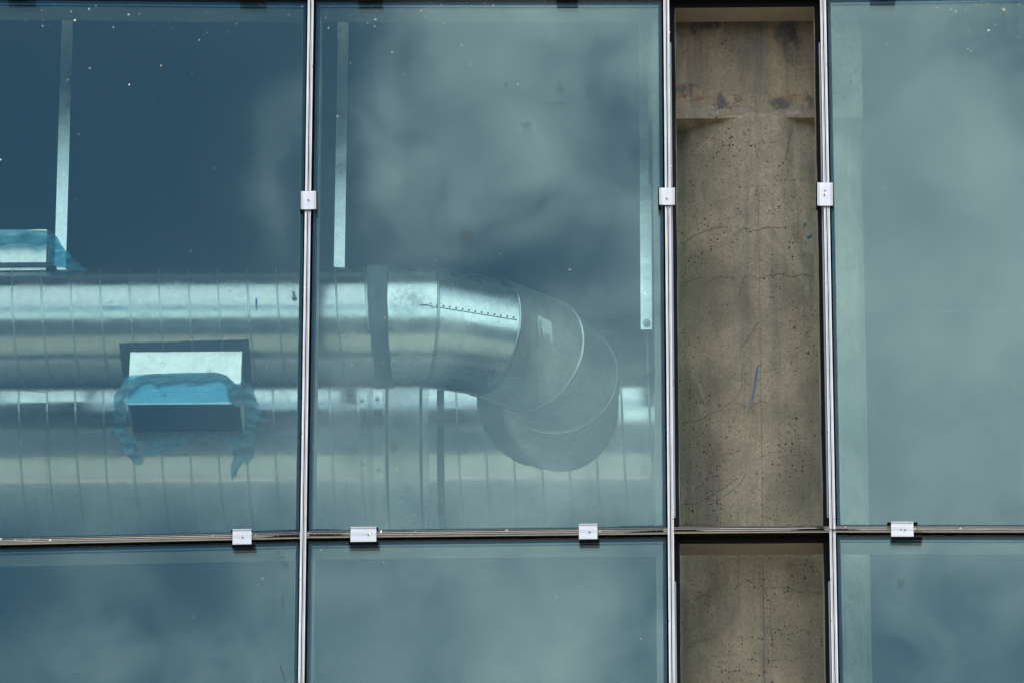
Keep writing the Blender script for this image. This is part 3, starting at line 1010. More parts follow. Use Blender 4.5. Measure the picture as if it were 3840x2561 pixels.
for (p0, p1, yb, a0, a1, lab) in ((30, 131, 11, 36, 120, 'black padded clamp cut by the top edge of the photo at its left corner'),
                                  (898, 995, 17, 906, 985, 'black padded clamp under the top edge, near the right end of the left pane'),
                                  (1343, 1435, 19, 1360, 1420, 'black padded clamp under the top edge, at the left of the middle pane'),
                                  (2087, 2168, 15, 2098, 2160, 'black padded clamp under the top edge, at the right of the middle pane'),
                                  (3263, 3358.5, 4, 3275, 3346, 'black padded clamp under the top edge above the right pane')):
    yc = yb - 46
    clamp_h(a0, a1, yc - 27, yc + 27, lab, [((a0 + a1) / 2, yc)], (p0, p1), (p0, p1))

# ------------------------------------------------------------------ concrete column in the open bay
DCF = 0.185
RC = 0.2985
cxp = Q(1739, 300, DCF + RC)
t = thing('concrete_column', (cxp.x, DCF + RC, ZF), 'round pitted concrete column with square capital standing in the open bay', 'column')
zcap = Q(1739, 272.5, DCF).z
mb = MB()
zs = [ZF + (zcap - ZF) * i / 40 for i in range(41)]
mb.rings([[Vector((cxp.x + math.cos(q) * RC, DCF + RC + math.sin(q) * RC, z)) for q in [2 * math.pi * i / 96 for i in range(96)]] for z in zs])
mb.build('shaft', M_CONC, t, True)
mb = MB()
xl, xr = Q(1487, 150, DCF).x, Q(1978.5, 150, DCF).x
lo = [(xl, DCF - 0.003, zcap), (xr, DCF - 0.003, zcap), (xr, DCF + 2 * RC, zcap), (xl, DCF + 2 * RC, zcap)]
mb.hexa(lo, [(x, y, ZC) for x, y, _ in lo])
CAPITAL = mb.build('capital', M_CAP, t)
# mortar filling the shallow gap between the round shaft and the flush capital face
mb = MB()
nx = 48
hw = 0.105
zr = [0.016, 0.010, 0.004, 0.0, -0.012, -0.028, -0.05, -0.075]
wr = [1.0, 1.0, 1.0, 1.0, 0.80, 0.48, 0.18, -0.02]
rs = []
for dz, w_ in zip(zr, wr):
    row_ = []
    for i in range(nx + 1):
        f = i / nx * 2 - 1
        x = f * hw
        col_y = DCF + RC - math.sqrt(RC * RC - x * x)
        face_y = DCF - 0.0044
        k_ = max(0.0, 1 - abs(f) ** 2.6)
        nz_ = mnoise.noise(Vector((x * 30, dz * 40, 2.2))) * 0.0018
        if dz > 0:
            y = face_y + nz_ * 0.4 if k_ > 0 else face_y
            z = zcap + dz * k_ + mnoise.noise(Vector((x * 25, 5, 1))) * 0.010 * k_ * (dz / 0.016)
        else:
            y = col_y + (face_y - col_y) * w_ * (k_ if dz < 0 else k_ ** 0.5) - 0.0006 + nz_ * k_
            z = zcap + dz * (0.35 + 0.65 * k_) - 0.0005
        row_.append(Vector((cxp.x + x, y, z)))
    rs.append(row_)
for k in range(len(rs) - 1):
    for i in range(nx):
        mb.quad(rs[k][i], rs[k][i + 1], rs[k + 1][i + 1], rs[k + 1][i])
mb.build('mortar_fillet', M_CONC, t, True)
CA = Vector((cxp.x, DCF + RC, 0))


def on_col(x, y, off=0.0009):
    p = ray_cyl(x * 1.63333, y * 1.63333, CA, ZV, RC + off)
    return p


# casting seam
mb = MB()
sp = []
for i in range(60):
    y = 430 + i * 22
    x = 1741 + (y - 430) * 0.0125 + mnoise.noise(Vector((y * 0.02, 0, 0))) * 0.8
    sp.append((x, y))
for i in range(len(sp) - 1):
    (xa, ya), (xb, yb) = sp[i], sp[i + 1]
    w = 1.0 if ya > 1290 else 0.38
    mb.quad(on_col(xa - w, ya), on_col(xa + w, ya), on_col(xb + w, yb), on_col(xb - w, yb))
M_SEAML, _, _ = mat('casting_seam', (0.125, 0.12, 0.115), 0.9)
mb.build('casting_seam', M_SEAML, t)


# cracks drawn as narrow grooves on the shaft
M_CRACK, _, _ = mat('crack', (0.055, 0.046, 0.036), 0.95)
M_PIT, _, _ = mat('pit', (0.035, 0.03, 0.024), 0.95)
mb = MB()


def crack(pts, w0=0.42):
    rnd = random.Random(int(pts[0][0] * 7 + pts[0][1]))
    fine = []
    for (xa, ya), (xb, yb) in zip(pts, pts[1:]):
        n = max(2, int(math.hypot(xb - xa, yb - ya) / 4))
        for k in range(n):
            f = k / n
            fine.append((xa + (xb - xa) * f + rnd.uniform(-1.1, 1.1), ya + (yb - ya) * f + rnd.uniform(-1.1, 1.1)))
    fine.append(pts[-1])
    for i in range(len(fine) - 1):
        (xa, ya), (xb, yb) = fine[i], fine[i + 1]
        w = w0 * rnd.uniform(0.4, 1.2)
        dx, dy = xb - xa, yb - ya
        l = math.hypot(dx, dy) + 1e-6
        nx, ny = -dy / l * w, dx / l * w
        mb.quad(on_col(xa + nx, ya + ny), on_col(xb + nx, yb + ny), on_col(xb - nx, yb - ny), on_col(xa - nx, ya - ny))


S_ = lambda pts, ox, oy, sc: [((ox + x / sc) / 1.63333, (oy + y / sc) / 1.63333) for x, y in pts]
crack(S_([(0, 665), (150, 575), (330, 500), (500, 470)], 2560, 700, 3.136))
crack(S_([(600, 590), (700, 510), (770, 490), (880, 525), (980, 478), (1190, 485), (1260, 470)], 2560, 700, 3.136))
crack(S_([(0, 1140), (140, 1095), (270, 1050)], 2560, 700, 3.136))
crack(S_([(280, 1130), (440, 1050), (500, 1075), (600, 1068)], 2560, 700, 3.136))
crack(S_([(650, 1330), (710, 1120), (720, 1060), (780, 1040), (890, 1085), (1030, 1045), (1170, 1025), (1280, 1065), (1400, 1030), (1560, 1055)], 2560, 700, 3.136), 0.45)
crack(S_([(895, 20), (790, 190), (655, 370)], 2560, 1200, 3.136))
crack(S_([(720, 520), (690, 650), (700, 740), (670, 840), (635, 915), (560, 960), (440, 1060), (330, 1090), (220, 1165), (0, 1215)], 2560, 1200, 3.136), 0.42)
crack(S_([(610, 960), (690, 990), (740, 1030)], 2560, 1200, 3.136))
crack(S_([(820, 960), (810, 1030), (835, 1090)], 2560, 1200, 3.136))
crack(S_([(830, 985), (950, 945), (1020, 990)], 2560, 1200, 3.136))
crack(S_([(980, 620), (1040, 575), (1160, 560)], 2560, 1200, 3.136), 0.35)
crack(S_([(985, 720), (950, 830), (935, 920), (910, 1070)], 2500, 300, 3.918))
crack(S_([(1835, 790), (1790, 900), (1790, 1010), (1730, 1190)], 2500, 300, 3.918))
crack(S_([(200, 1415), (310, 1405), (420, 1340), (520, 1270)], 2400, 900, 1.4257))
crack(S_([(370, 1220), (410, 1160), (540, 1120)], 2400, 900, 1.4257))
crack(S_([(450, 1370), (540, 1300), (560, 1250)], 2400, 900, 1.4257))
crack(S_([(640, 1470), (700, 1490), (760, 1500)], 2400, 900, 1.4257))
crack(S_([(600, 470), (670, 390), (710, 340)], 2560, 2060, 3.13), 0.6)
crack(S_([(730, 345), (820, 390)], 2560, 2060, 3.13))
crack(S_([(1000, 440), (1220, 440), (1390, 505), (1480, 480), (1640, 525)], 2560, 2060, 3.13))
crack(S_([(0, 610), (180, 570), (300, 500)], 2560, 2060, 3.13))
crack(S_([(980, 60), (1040, 120)], 2560, 2060, 3.13))
crack(S_([(1030, 600), (1020, 800), (1050, 1050), (1060, 1230)], 2560, 2060, 3.13), 0.45)
crack(S_([(1000, 1330), (1060, 1290), (1140, 1280)], 2560, 2060, 3.13), 0.45)
crack(S_([(0, 1130), (160, 1080), (330, 1040)], 2560, 2060, 3.13), 0.35)
mb.build('crack', M_CRACK, t)
# larger air holes and chips
mb = MB()
rnd = random.Random(12)
for _ in range(1100):
    y = rnd.choice([rnd.uniform(310, 470), rnd.uniform(310, 640), rnd.uniform(300, 1560)])
    x = rnd.uniform(1545, 1900)
    if mnoise.noise(Vector((x * 0.012, y * 0.008, 7.7))) < rnd.uniform(-0.45, 0.3): continue
    r = rnd.uniform(0.4, 1.0) if rnd.random() < 0.86 else rnd.uniform(1.0, 2.0)
    mb.add([on_col(x + r * math.cos(q) * rnd.uniform(0.7, 1.3), y + r * math.sin(q) * rnd.uniform(0.7, 1.3)) for q in [2 * math.pi * i / 7 for i in range(7)]], [list(range(7))])
tag(mb.build('air_hole', M_PIT, t), kind='stuff')
# blue paint strokes
BLUES = [S_([(885, 525), (890, 545), (884, 600), (868, 700), (850, 800), (835, 880), (818, 935), (808, 930), (822, 870), (842, 760), (855, 640), (862, 585)], 2560, 1200, 3.136),
         S_([(1432, 425), (1447, 425), (1449, 455), (1430, 460), (1414, 520), (1410, 505), (1420, 450)], 2560, 700, 3.136),
         S_([(1480, 580), (1527, 562), (1524, 585), (1470, 620), (1462, 605)], 2560, 700, 3.136),
         S_([(798, 960), (803, 965), (782, 1060), (762, 1130), (780, 1040)], 2560, 1200, 3.136),
         S_([(1270, 505), (1296, 470), (1282, 515), (1274, 517)], 2560, 1200, 3.136)]
for b_ in BLUES:
    mb = MB(); patch(mb, b_, lambda x, y: on_col(x, y, 0.0013), 4.0)
    mb.build('paint_stroke', M_BLUE, t)
# red and dark rubbed marks on the capital face
def rubbed(name, col, lo, hi, scale, peak=0.75):
    m = bpy.data.materials.new(name); m.use_nodes = True
    nt = m.node_tree; nt.nodes.clear(); tt = NT(nt)
    tr = tt.n('ShaderNodeBsdfTransparent')
    df = tt.n('ShaderNodeBsdfDiffuse'); df.inputs[0].default_value = (*col, 1)
    mx = tt.n('ShaderNodeMixShader')
    a = tt.noise(tt.coord(scale), 1, 6, 0.7)
    gtc = tt.n('ShaderNodeTexCoord'); gs = tt.n('ShaderNodeSeparateXYZ'); tt.link(gtc.outputs['Generated'], gs.inputs[0])
    rx = tt.math('POWER', tt.math('SUBTRACT', gs.outputs[0], 0.5), 2.0); rz = tt.math('POWER', tt.math('SUBTRACT', gs.outputs[2], 0.5), 2.0)
    fade = tt.mapr(tt.math('ADD', rx, rz), 0.04, 0.25, 1.0, 0.0)
    tt.link(tt.math('MULTIPLY', tt.mapr(a, lo, hi, 0, peak), fade), mx.inputs[0])
    tt.link(tr.outputs[0], mx.inputs[1]); tt.link(df.outputs[0], mx.inputs[2])
    o = tt.n('ShaderNodeOutputMaterial'); tt.link(mx.outputs[0], o.inputs[0])
    return m


M_REDR = rubbed('rubbed_red_chalk', (0.30, 0.06, 0.05), 0.42, 0.66, (40, 40, 60), 0.55)
M_GREYR = rubbed('grey_form_stain', (0.13, 0.13, 0.135), 0.42, 0.60, (26, 26, 14))
M_PALER = rubbed('pale_mortar', (0.37, 0.35, 0.31), 0.40, 0.56, (20, 20, 20))


def on_cap(x, y):
    return Q(x, y, DCF - 0.0042)


for poly, m_, nm in ((disc(1590, 226, 26, 10, 20, 0.35), M_REDR, 'chalk_mark'), (disc(1568, 222, 9, 8, 14, 0.3), M_REDR, 'chalk_mark'),
                     (disc(1825, 223, 16, 8, 18, 0.4), M_REDR, 'chalk_mark'),
                     (disc(1600, 58, 20, 22, 16, 0.4), M_GREYR, 'form_stain'), (disc(1638, 55, 26, 18, 16, 0.4), M_GREYR, 'form_stain'),
                     (disc(1805, 70, 34, 40, 16, 0.4), M_GREYR, 'form_stain'), (disc(1822, 115, 20, 55, 16, 0.4), M_GREYR, 'form_stain'),
                     (disc(1665, 232, 40, 22, 16, 0.4), M_GREYR, 'form_stain'), (disc(1790, 238, 30, 18, 16, 0.4), M_GREYR, 'form_stain'),
                     (disc(1850, 235, 22, 24, 16, 0.4), M_GREYR, 'form_stain'), (disc(1580, 205, 34, 18, 16, 0.4), M_GREYR, 'form_stain'),
                     (disc(1640, 255, 95, 15, 24, 0.2), M_PALER, 'mortar_wash'), (disc(1810, 258, 66, 12, 24, 0.2), M_PALER, 'mortar_wash')):
    mb = MB(); patch(mb, [(max(1490, min(1975, x)), max(46, min(271, y))) for x, y in poly], on_cap, 8.0)
    mb.build(nm, m_, t)
# ------------------------------------------------------------------ upper spiral duct and its outlets
D1 = 0.38
UA, UB = Q(-900, 763, D1), Q(985, 750.3, D1)
UX = (UB - UA).normalized()
K1 = (LDIST + D1 * math.cos(PITCH)) / FPX
R1 = 138.6 * 1.63333 * K1


def frame(ax):
    e1 = (Vector((0, -1, 0)) - ax * ax.dot(Vector((0, -1, 0)))).normalized()   # towards the glass
    e2 = ax.cross(e1) if ax.cross(e1).z > 0 else e1.cross(ax)
    return e1, e2


def cyl(mb, A, B, r, n=96, k=2):
    ax = (B - A).normalized()
    e1, e2 = frame(ax)
    mb.rings([[A.lerp(B, j / (k - 1)) + (e1 * math.cos(q) + e2 * math.sin(q)) * r for q in [2 * math.pi * i / n for i in range(n)]] for j in range(k)])


def helix(mb, A, ax, r, s0, s1, pitch, phase_s, w, h):    # raised lock seam winding along the pipe
    e1, e2 = frame(ax)
    n = 64
    total = int((s1 - s0) / pitch * n)
    prof = [(-w, -0.0005), (-w * 0.6, h), (-0.12 * w, h * 0.45), (0.12 * w, h * 0.45), (w * 0.6, h), (w, -0.0005)]
    prev = None
    for i in range(total + 1):
        s = s0 + (s1 - s0) * i / total
        q = math.pi / 2 - 2 * math.pi * (s - phase_s) / pitch       # top -> front -> bottom while moving right
        rad = e1 * math.cos(q) + e2 * math.sin(q)
        cur = [A + ax * (s + p) + rad * (r + hh) for p, hh in prof]
        if prev:
            o = mb.add(prev + cur, [])
            for j in range(len(prof) - 1):
                mb.f.append([o + j, o + j + 1, o + len(prof) + j + 1, o + len(prof) + j])
        prev = cur


def bead(mb, C, ax, r, w, h):
    e1, e2 = frame(ax)
    rs = []
    for s, hh in ((-w, -0.0006), (-w * 0.5, h * 0.8), (0, h), (w * 0.5, h * 0.8), (w, -0.0006)):
        rs.append([C + ax * s + (e1 * math.cos(q) + e2 * math.sin(q)) * (r + hh) for q in [2 * math.pi * i / 96 for i in range(96)]])
    mb.rings(rs)


def s_at(x, y, A=None, ax=None, r=None):       # distance along the pipe under a pixel
    return (ray_cyl(x * 1.63333, y * 1.63333, A or UA, ax or UX, r or R1) - (A or UA)).dot(ax or UX)


UD = thing('spiral_duct', UB, 'long straight spiral duct with a downward outlet, nearest to the glass', 'duct')
e = s_at(847, 760)
mb = MB(); cyl(mb, UA, UA + UX * (e + 0.02), R1, 96, 24); mb.build('pipe', M_GALV, UD, True)
mb = MB()
p1 = 67.6 * 1.63333 * K1
helix(mb, UA, UX, R1, 0.02, e, p1, s_at(430, 640) - p1 * 0.12, 0.0032, 0.0022)
mb.build('spiral_seam', M_SEAM, UD, True)
# sealed joint band, wrapped a little unevenly
e1_, e2_ = frame(UX)
mb = MB()
sa, sb = s_at(846, 700), s_at(890, 700)
rs = []
for j, f in enumerate((0, 0.08, 0.2, 0.35, 0.42, 0.62, 0.7, 0.92, 1.0)):
    ring_ = []
    for i in range(96):
        q = 2 * math.pi * i / 96
        s = sa + (sb - sa) * f + (mnoise.noise(Vector((q * 2.2, f * 3, 1.0))) * 0.006 if f in (0, 1.0) else 0) - 0.012 * math.sin(q) * (1 if f < 1 else 0.4)
        hh = (0.0005 if j in (0, 8) else 0.0022 + 0.0012 * (j % 3)) + mnoise.noise(Vector((q * 5, j, 4))) * 0.001
        ring_.append(UA + UX * s + (e1_ * math.cos(q) + e2_ * math.sin(q)) * (R1 + hh))
    rs.append(ring_)
mb.rings(rs)
mb.build('joint_wrap', M_SEALD, UD, True)
# small test plug and a paint stroke on the pipe
pc = ray_cyl(675 * 1.63333, 683 * 1.63333, UA, UX, R1)
nn = (pc - (UA + UX * (pc - UA).dot(UX))).normalized()
mb = MB(); mb.tube([pc - nn * 0.002, pc + nn * 0.012], 0.0075, 16); mb.tube([pc + nn * 0.010, pc + nn * 0.03 + ZV * 0.004], 0.0036, 10); mb.build('test_plug', M_SEAM, UD)
mb = MB(); patch(mb, [(588, 683), (591, 690), (590.5, 705), (589, 718), (587.5, 704), (586, 692)], lambda x, y: ray_cyl(x * 1.63333, y * 1.63333, UA, UX, R1 + 0.0012), 3.0)
mb.build('paint_stroke', M_BLUE, UD)

# the outlet box pointing down out of the duct, with a sealant frame round its root
AO = math.radians(76)
dv = Vector((0, -math.cos(AO), -math.sin(AO)))
nv = Vector((0, -math.sin(AO), math.cos(AO)))
cO = UA + UX * s_at(427, 790)
wO = 0.5 * 256 * 1.63333 * K1
hO = 0.5 * 158 * 1.63333 * K1
lO = 258 * 1.63333 * K1
l0 = math.sqrt(R1 * R1 - hO * hO) - 0.01


def obox(wid, hgt, la, lb):
    return [[cO + UX * (sx * wid) + nv * (sy * hgt) + dv * l for sx, sy in ((-1, -1), (1, -1), (1, 1), (-1, 1))] for l in (la, lb)]


out_ = None
mb = MB()
lo, hi = obox(wO, hO, l0 - 0.05, lO)
li, hi2 = obox(wO - 0.002, hO - 0.002, l0 - 0.05, lO)
for i in range(4):
    j = (i + 1) % 4
    mb.quad(lo[i], lo[j], hi[j], hi[i]); mb.quad(li[i], li[j], hi2[j], hi2[i]); mb.quad(hi[i], hi[j], hi2[j], hi2[i])
out_ = mb.build('outlet', M_BOXD, UD)
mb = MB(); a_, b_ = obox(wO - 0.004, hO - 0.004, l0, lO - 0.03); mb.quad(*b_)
mb.build('throat_shade', M_VOID, out_)  # near-black sheet across the opening, painting in the shade inside the duct
mb = MB()


def on_u(x, y, off=0.0016):
    return ray_cyl(x * 1.63333, y * 1.63333, UA, UX, R1 + off + abs(mnoise.noise(Vector((x * 0.1, y * 0.1, 0)))) * 0.0015)


def ragged(pts, amp, step=7):
    r = []
    rn = random.Random(5)
    for i in range(len(pts)):
        a, b = pts[i], pts[(i + 1) % len(pts)]
        n = max(1, int(math.hypot(b[0] - a[0], b[1] - a[1]) / step))
        for k in range(n):
            f = k / n
            r.append((a[0] + (b[0] - a[0]) * f + rn.uniform(-amp, amp), a[1] + (b[1] - a[1]) * f + rn.uniform(-amp, amp)))
    return r


for poly in ([(273, 788), (330, 787), (400, 785), (470, 783), (571, 779), (574, 819), (300, 821), (277, 822)],
             [(277, 822), (303, 821), (301, 880), (285, 886), (280, 850)],
             [(551, 819), (574, 819), (577, 850), (578, 882), (552, 882)]):
    patch(mb, ragged(poly, 0.8), on_u, 6.0)
mb.build('sealant_frame', M_SEALK, UD)

# second outlet on top of the duct at the left edge
mb = MB()
zt = (UA + UX * s_at(60, 700)).z
xa, xb = Q(-190, 580, 0.32).x, Q(108, 580, 0.32).x
z0, z1 = zt + R1 * 0.86, Q(60, 556, 0.32).z
mb.box((xa, 0.30, z0), (xb, 0.47, z1 + 0.03))
mb.build('outlet', M_BOXD, UD)
mb = MB()
zb_ = Q(60, 611, 0.30).z
mb.hexa([(xa, 0.292, zb_ - 0.004), (xb + 0.03, 0.292, zb_ - 0.004), (xb + 0.03, 0.36, zb_ - 0.004), (xa, 0.36, zb_ - 0.004)],
        [(xa, 0.296, zb_ + 0.010), (xb + 0.006, 0.296, zb_ + 0.009), (xb + 0.006, 0.36, zb_ + 0.009), (xa, 0.36, zb_ + 0.010)])
mb.build('sealant_bead', M_SEALK, UD)

# ------------------------------------------------------------------ elbow joining it to the main duct
RB = 290 * 1.63333 * K1 * 1.012 / 0.8016
D2 = 1.36
K2 = (LDIST + D2 * math.cos(PITCH)) / FPX
R2 = 250 * 1.63333 * K2
LA, LB = Q(-900, 1023, D2), Q(1765, 1005, D2)
LX = (LB - LA).normalized()
DIP = math.radians(5.0)                # the elbow drops slightly on its way back
J = [UB.copy()]
for ang in (22.5, 45, 67.5):
    q = math.radians(ang)
    J.append(J[-1] + (UX * math.cos(q) + Vector((0, math.cos(DIP), -math.sin(DIP))) * math.sin(q)) * (0.398 * RB))
startp = UA + UX * s_at(889, 760)
endp = Vector((J[3].x, D2 - 0.12, J[3].z))
pts = [startp] + J + [endp]
EL = thing('duct_elbow', J[1], 'segmented round metal elbow turning back into the main duct', 'duct')


def miter_ring(i, r):
    p = pts[i]
    if i == 0: t_ = (pts[1] - pts[0]).normalized()
    elif i == len(pts) - 1: t_ = (pts[-1] - pts[-2]).normalized()
    else: t_ = None
    din = (pts[i] - pts[i - 1]).normalized() if i else t_
    dout = (pts[i + 1] - pts[i]).normalized() if i < len(pts) - 1 else t_
    nrm = (din + dout).normalized()
    e2 = ZV
    side_ = din.cross(ZV).normalized()
    out = []
    for k in range(96):
        q = 2 * math.pi * k / 96
        o = side_ * math.cos(q) * r + e2 * math.sin(q) * r
        s = -o.dot(nrm) / din.dot(nrm)
        out.append(p + o + din * s)
    return out, nrm


RE = R1 * 1.0
segs = []
for i in range(len(pts) - 1):
    mb = MB()
    a, _ = miter_ring(i, RE)
    b, _ = miter_ring(i + 1, RE)
    # rotate ring basis consistently: rings share the same angle parameter
    mb.rings([[p.lerp(q, f) for p, q in zip(a, b)] for f in (0, 0.25, 0.5, 0.75, 1)])
    segs.append(mb.build('elbow_segment', M_ELBOW if i < 2 else M_ELBOW_BRIGHT, EL, True))  # rear segments paler and rougher, painting in missing reflected light
for i in range(1, len(pts) - 1):
    a, nrm = miter_ring(i, RE)
    c = pts[i]
    mb = MB()
    rs = []
    for s, hh in ((-0.004, -0.0004), (-0.003, 0.003), (0, 0.0042), (0.003, 0.003), (0.004, -0.0004)):
        rs.append([p + (p - c).normalized() * hh + nrm * s for p in a])
    mb.rings(rs)
    mb.build('bead', M_SEAM, EL, True)
# rivet line and long lap seam on the first full segment
S1A, S1X = J[0], (J[1] - J[0]).normalized()
seam_pts = [ray_cyl((985 + (1187 - 985) * f) * 1.63333, (702 + (735 - 702) * f) * 1.63333, S1A, S1X, RE + 0.0012) for f in [i / 20 for i in range(21)]]
mb = MB(); mb.tube(seam_pts, 0.0009, 6); mb.build('lap_seam', M_SEALK, EL)
for i in range(14):
    f = 0.02 + i * 0.0725
    c = ray_cyl((985 + (1187 - 985) * f) * 1.63333, (702 + (735 - 702) * f - 4.5) * 1.63333, S1A, S1X, RE + 0.0005)
    nn = (c - (S1A + S1X * (c - S1A).dot(S1X))).normalized()
    mb = MB(); mb.tube([c, c + nn * 0.0025], 0.0024, 8); mb.build('rivet', M_SEALD, EL)
mb = MB(); mb.tube([ray_cyl(x * 1.63333, y * 1.63333, UA, UX, R1 + 0.0012) for x, y in ((964, 700), (974, 700.5), (984, 700.5))], 0.0015, 6); mb.build('marker_line', M_SEALK, EL)
# rubbed sealant on the collar
M_SCR = rubbed('rubbed_duct_sealant', (0.50, 0.53, 0.54), 0.42, 0.66, (60, 60, 60), 0.5)
mb = MB(); patch(mb, ragged([(893, 662), (980, 652), (983, 690), (984, 722), (894, 728)], 2.0), lambda x, y: ray_cyl(x * 1.63333, y * 1.63333, UA, UX, R1 + 0.0013), 8)
mb.build('sealant_scuff', M_SCR, EL)
# paper label on the third segment
S3A, S3X = J[1], (J[2] - J[1]).normalized()


def on3(x, y, off):
    return ray_cyl(x, y, S3A, S3X, RE + off)


def lab(fx, fy, off=0.0012):            # label coordinates 0..1 (along text, across) laid on the duct
    c = [(2021, 1263), (2016.5, 1181.5), (2068, 1207), (2073, 1284)]
    a = Vector(c[0]).lerp(Vector(c[3]), fy); b = Vector(c[1]).lerp(Vector(c[2]), fy)
    p = a.lerp(b, fx)
    return on3(p.x, p.y, off)


LB_ = None
mb = MB()
ng_ = 10
for i in range(ng_):
    for j in range(ng_):
        if (j >= 6 and i <= 2 and j < 8): continue          # torn corner
        mb.quad(lab(i / ng_, j / ng_), lab((i + 1) / ng_, j / ng_), lab((i + 1) / ng_, (j + 1) / ng_), lab(i / ng_, (j + 1) / ng_))
LB_ = mb.build('paper_label', M_PAPER, EL)
mb = MB()
for i in range(6):
    x0, x1 = 0.02 + i * 0.075, 0.02 + (i + 1) * 0.075
    mb.quad(lab(x0, 0.185, 0.002), lab(x1, 0.185, 0.002), lab(x1, 0.265, 0.002), lab(x0, 0.265, 0.002))
mb.build('red_band', M_RED, LB_)


def text_on(txt, fx0, fx1, fy0, fy1, off=0.0022):
    cu = bpy.data.curves.new('lettering', 'FONT')
    cu.body = txt
    ob = bpy.data.objects.new('tmp_text', cu)
    COL.objects.link(ob)
    dg = bpy.context.evaluated_depsgraph_get()
    me = bpy.data.meshes.new_from_object(ob.evaluated_get(dg))
    bpy.data.objects.remove(ob)
    vs = [v.co.copy() for v in me.vertices]
    fs = [list(p.vertices) for p in me.polygons]
    bpy.data.meshes.remove(me)
    xs_ = [v.x for v in vs]; ys_ = [v.y for v in vs]
    w_, h_ = max(xs_) - min(xs_), max(ys_) - min(ys_)
    mb = MB()
    mb.add([lab(fx0 + (fx1 - fx0) * (v.x - min(xs_)) / w_, fy1 + (fy0 - fy1) * (v.y - min(ys_)) / h_, off) for v in vs], fs)
    return mb


text_on('ELIZABETH SQUARE', 0.03, 0.72, 0.06, 0.14).build('lettering', M_INK, LB_)
mb = MB(); mb.quad(lab(0.54, 0.185, 0.002), lab(0.88, 0.185, 0.002), lab(0.88, 0.225, 0.002), lab(0.54, 0.225, 0.002)); mb.build('text_line', M_INK, LB_)   # illegible in the photo
for k in range(5):
    mb = MB(); y = 0.33 + k * 0.075
    mb.quad(lab(0.03, y, 0.002), lab(0.28 + 0.05 * (k % 2), y, 0.002), lab(0.28 + 0.05 * (k % 2), y + 0.022, 0.002), lab(0.03, y + 0.022, 0.002))
    mb.build('text_line', M_INK, LB_)

# ------------------------------------------------------------------ main duct behind
MD = thing('main_duct', LB, 'large spiral main duct behind, running level with flanged joints', 'duct')
mb = MB(); cyl(mb, LA, LB, R2, 128, 30); mb.build('pipe', M_GALV2, MD, True)
sL = lambda x, y=1000: s_at(x, y, LA, LX, R2)
p2 = 64.2 * 1.63333 * K2
mb = MB()
helix(mb, LA, LX, R2, 0.02, sL(842), p2, sL(166, 905) - p2 * 0.13, 0.0036, 0.0024)
helix(mb, LA, LX, R2, sL(1019), (LB - LA).length - 0.02, p2 * 0.97, sL(1420, 900) - p2 * 0.13, 0.0036, 0.0024)
mb.build('spiral_seam', M_SEAM, MD, True)
for x0, x1 in ((841, 857), (1003, 1019)):
    a, b = sL(x0), sL(x1)
    mb = MB()
    for f0, f1, hh in ((0.0, 0.36, 0.009), (0.42, 0.62, 0.016), (0.68, 1.0, 0.009)):
        rs = []
        for s, h in ((a + (b - a) * f0, -0.001), (a + (b - a) * f0, hh), (a + (b - a) * f1, hh), (a + (b - a) * f1, -0.001)):
            rs.append([LA + LX * s + (frame(LX)[0] * math.cos(q) + frame(LX)[1] * math.sin(q)) * (R2 + h) for q in [2 * math.pi * i / 128 for i in range(128)]])
        mb.rings(rs)
    mb.build('flange', M_SEAM if x0 < 900 else M_SEALD, MD)
for x0, x1, hh, mm, nm in ((878, 984, 0.0035, M_SLEEVE, 'sleeve'), (78, 105.5, 0.003, M_GALV2, 'hanger_band'), (767, 794, 0.003, M_GALV2, 'hanger_band')):
    a, b = sL(x0), sL(x1)
    mb = MB(); rs = []
    for s, h in ((a, -0.001), (a + 0.001, hh), (b - 0.001, hh), (b, -0.001)):
        rs.append([LA + LX * s + (frame(LX)[0] * math.cos(q) + frame(LX)[1] * math.sin(q)) * (R2 + h) for q in [2 * math.pi * i / 128 for i in range(128)]])
    mb.rings(rs); mb.build(nm, mm, MD)
for x in (888, 966):                     # weld beads at the sleeve edges
    C = LA + LX * sL(x)
    mb = MB(); bead(mb, C, LX, R2 + 0.003, 0.005, 0.005); mb.build('weld_bead', M_SEALD, MD, True)
for x, y in ((831, 917), (866, 914), (832, 1069), (869, 1082)):
    c = ray_cyl(x * 1.63333, y * 1.63333, LA, LX, R2)
    nn = (c - (LA + LX * (c - LA).dot(LX))).normalized()
    mb = MB(); mb.tube([c - nn * 0.002, c + nn * 0.010], 0.0062, 10); mb.build('bolt', M_SEAM, MD)
# sealant collar where the elbow enters
mb = MB()
col_out = [(1093, 900), (1096, 930), (1101, 960), (1112, 985), (1124, 1006), (1142, 1028), (1163, 1044), (1187, 1060), (1205, 1069), (1222, 1070), (1234, 1075), (1252, 1077), (1268, 1070), (1290, 1070), (1312, 1064),
           (1340, 1055), (1360, 1041), (1382, 1022), (1400, 1002), (1413, 972), (1420, 930), (1423, 880), (1415, 830), (1390, 790), (1330, 770), (1200, 800), (1120, 850)]
patch(mb, ragged(col_out, 1.4, 9), lambda x, y: ray_cyl(x * 1.63333, y * 1.63333, LA, LX, R2 + 0.004 + abs(mnoise.noise(Vector((x * 0.08, y * 0.08, 0)))) * 0.003), 10)
mb.build('sealant_collar', M_SEALC, MD)

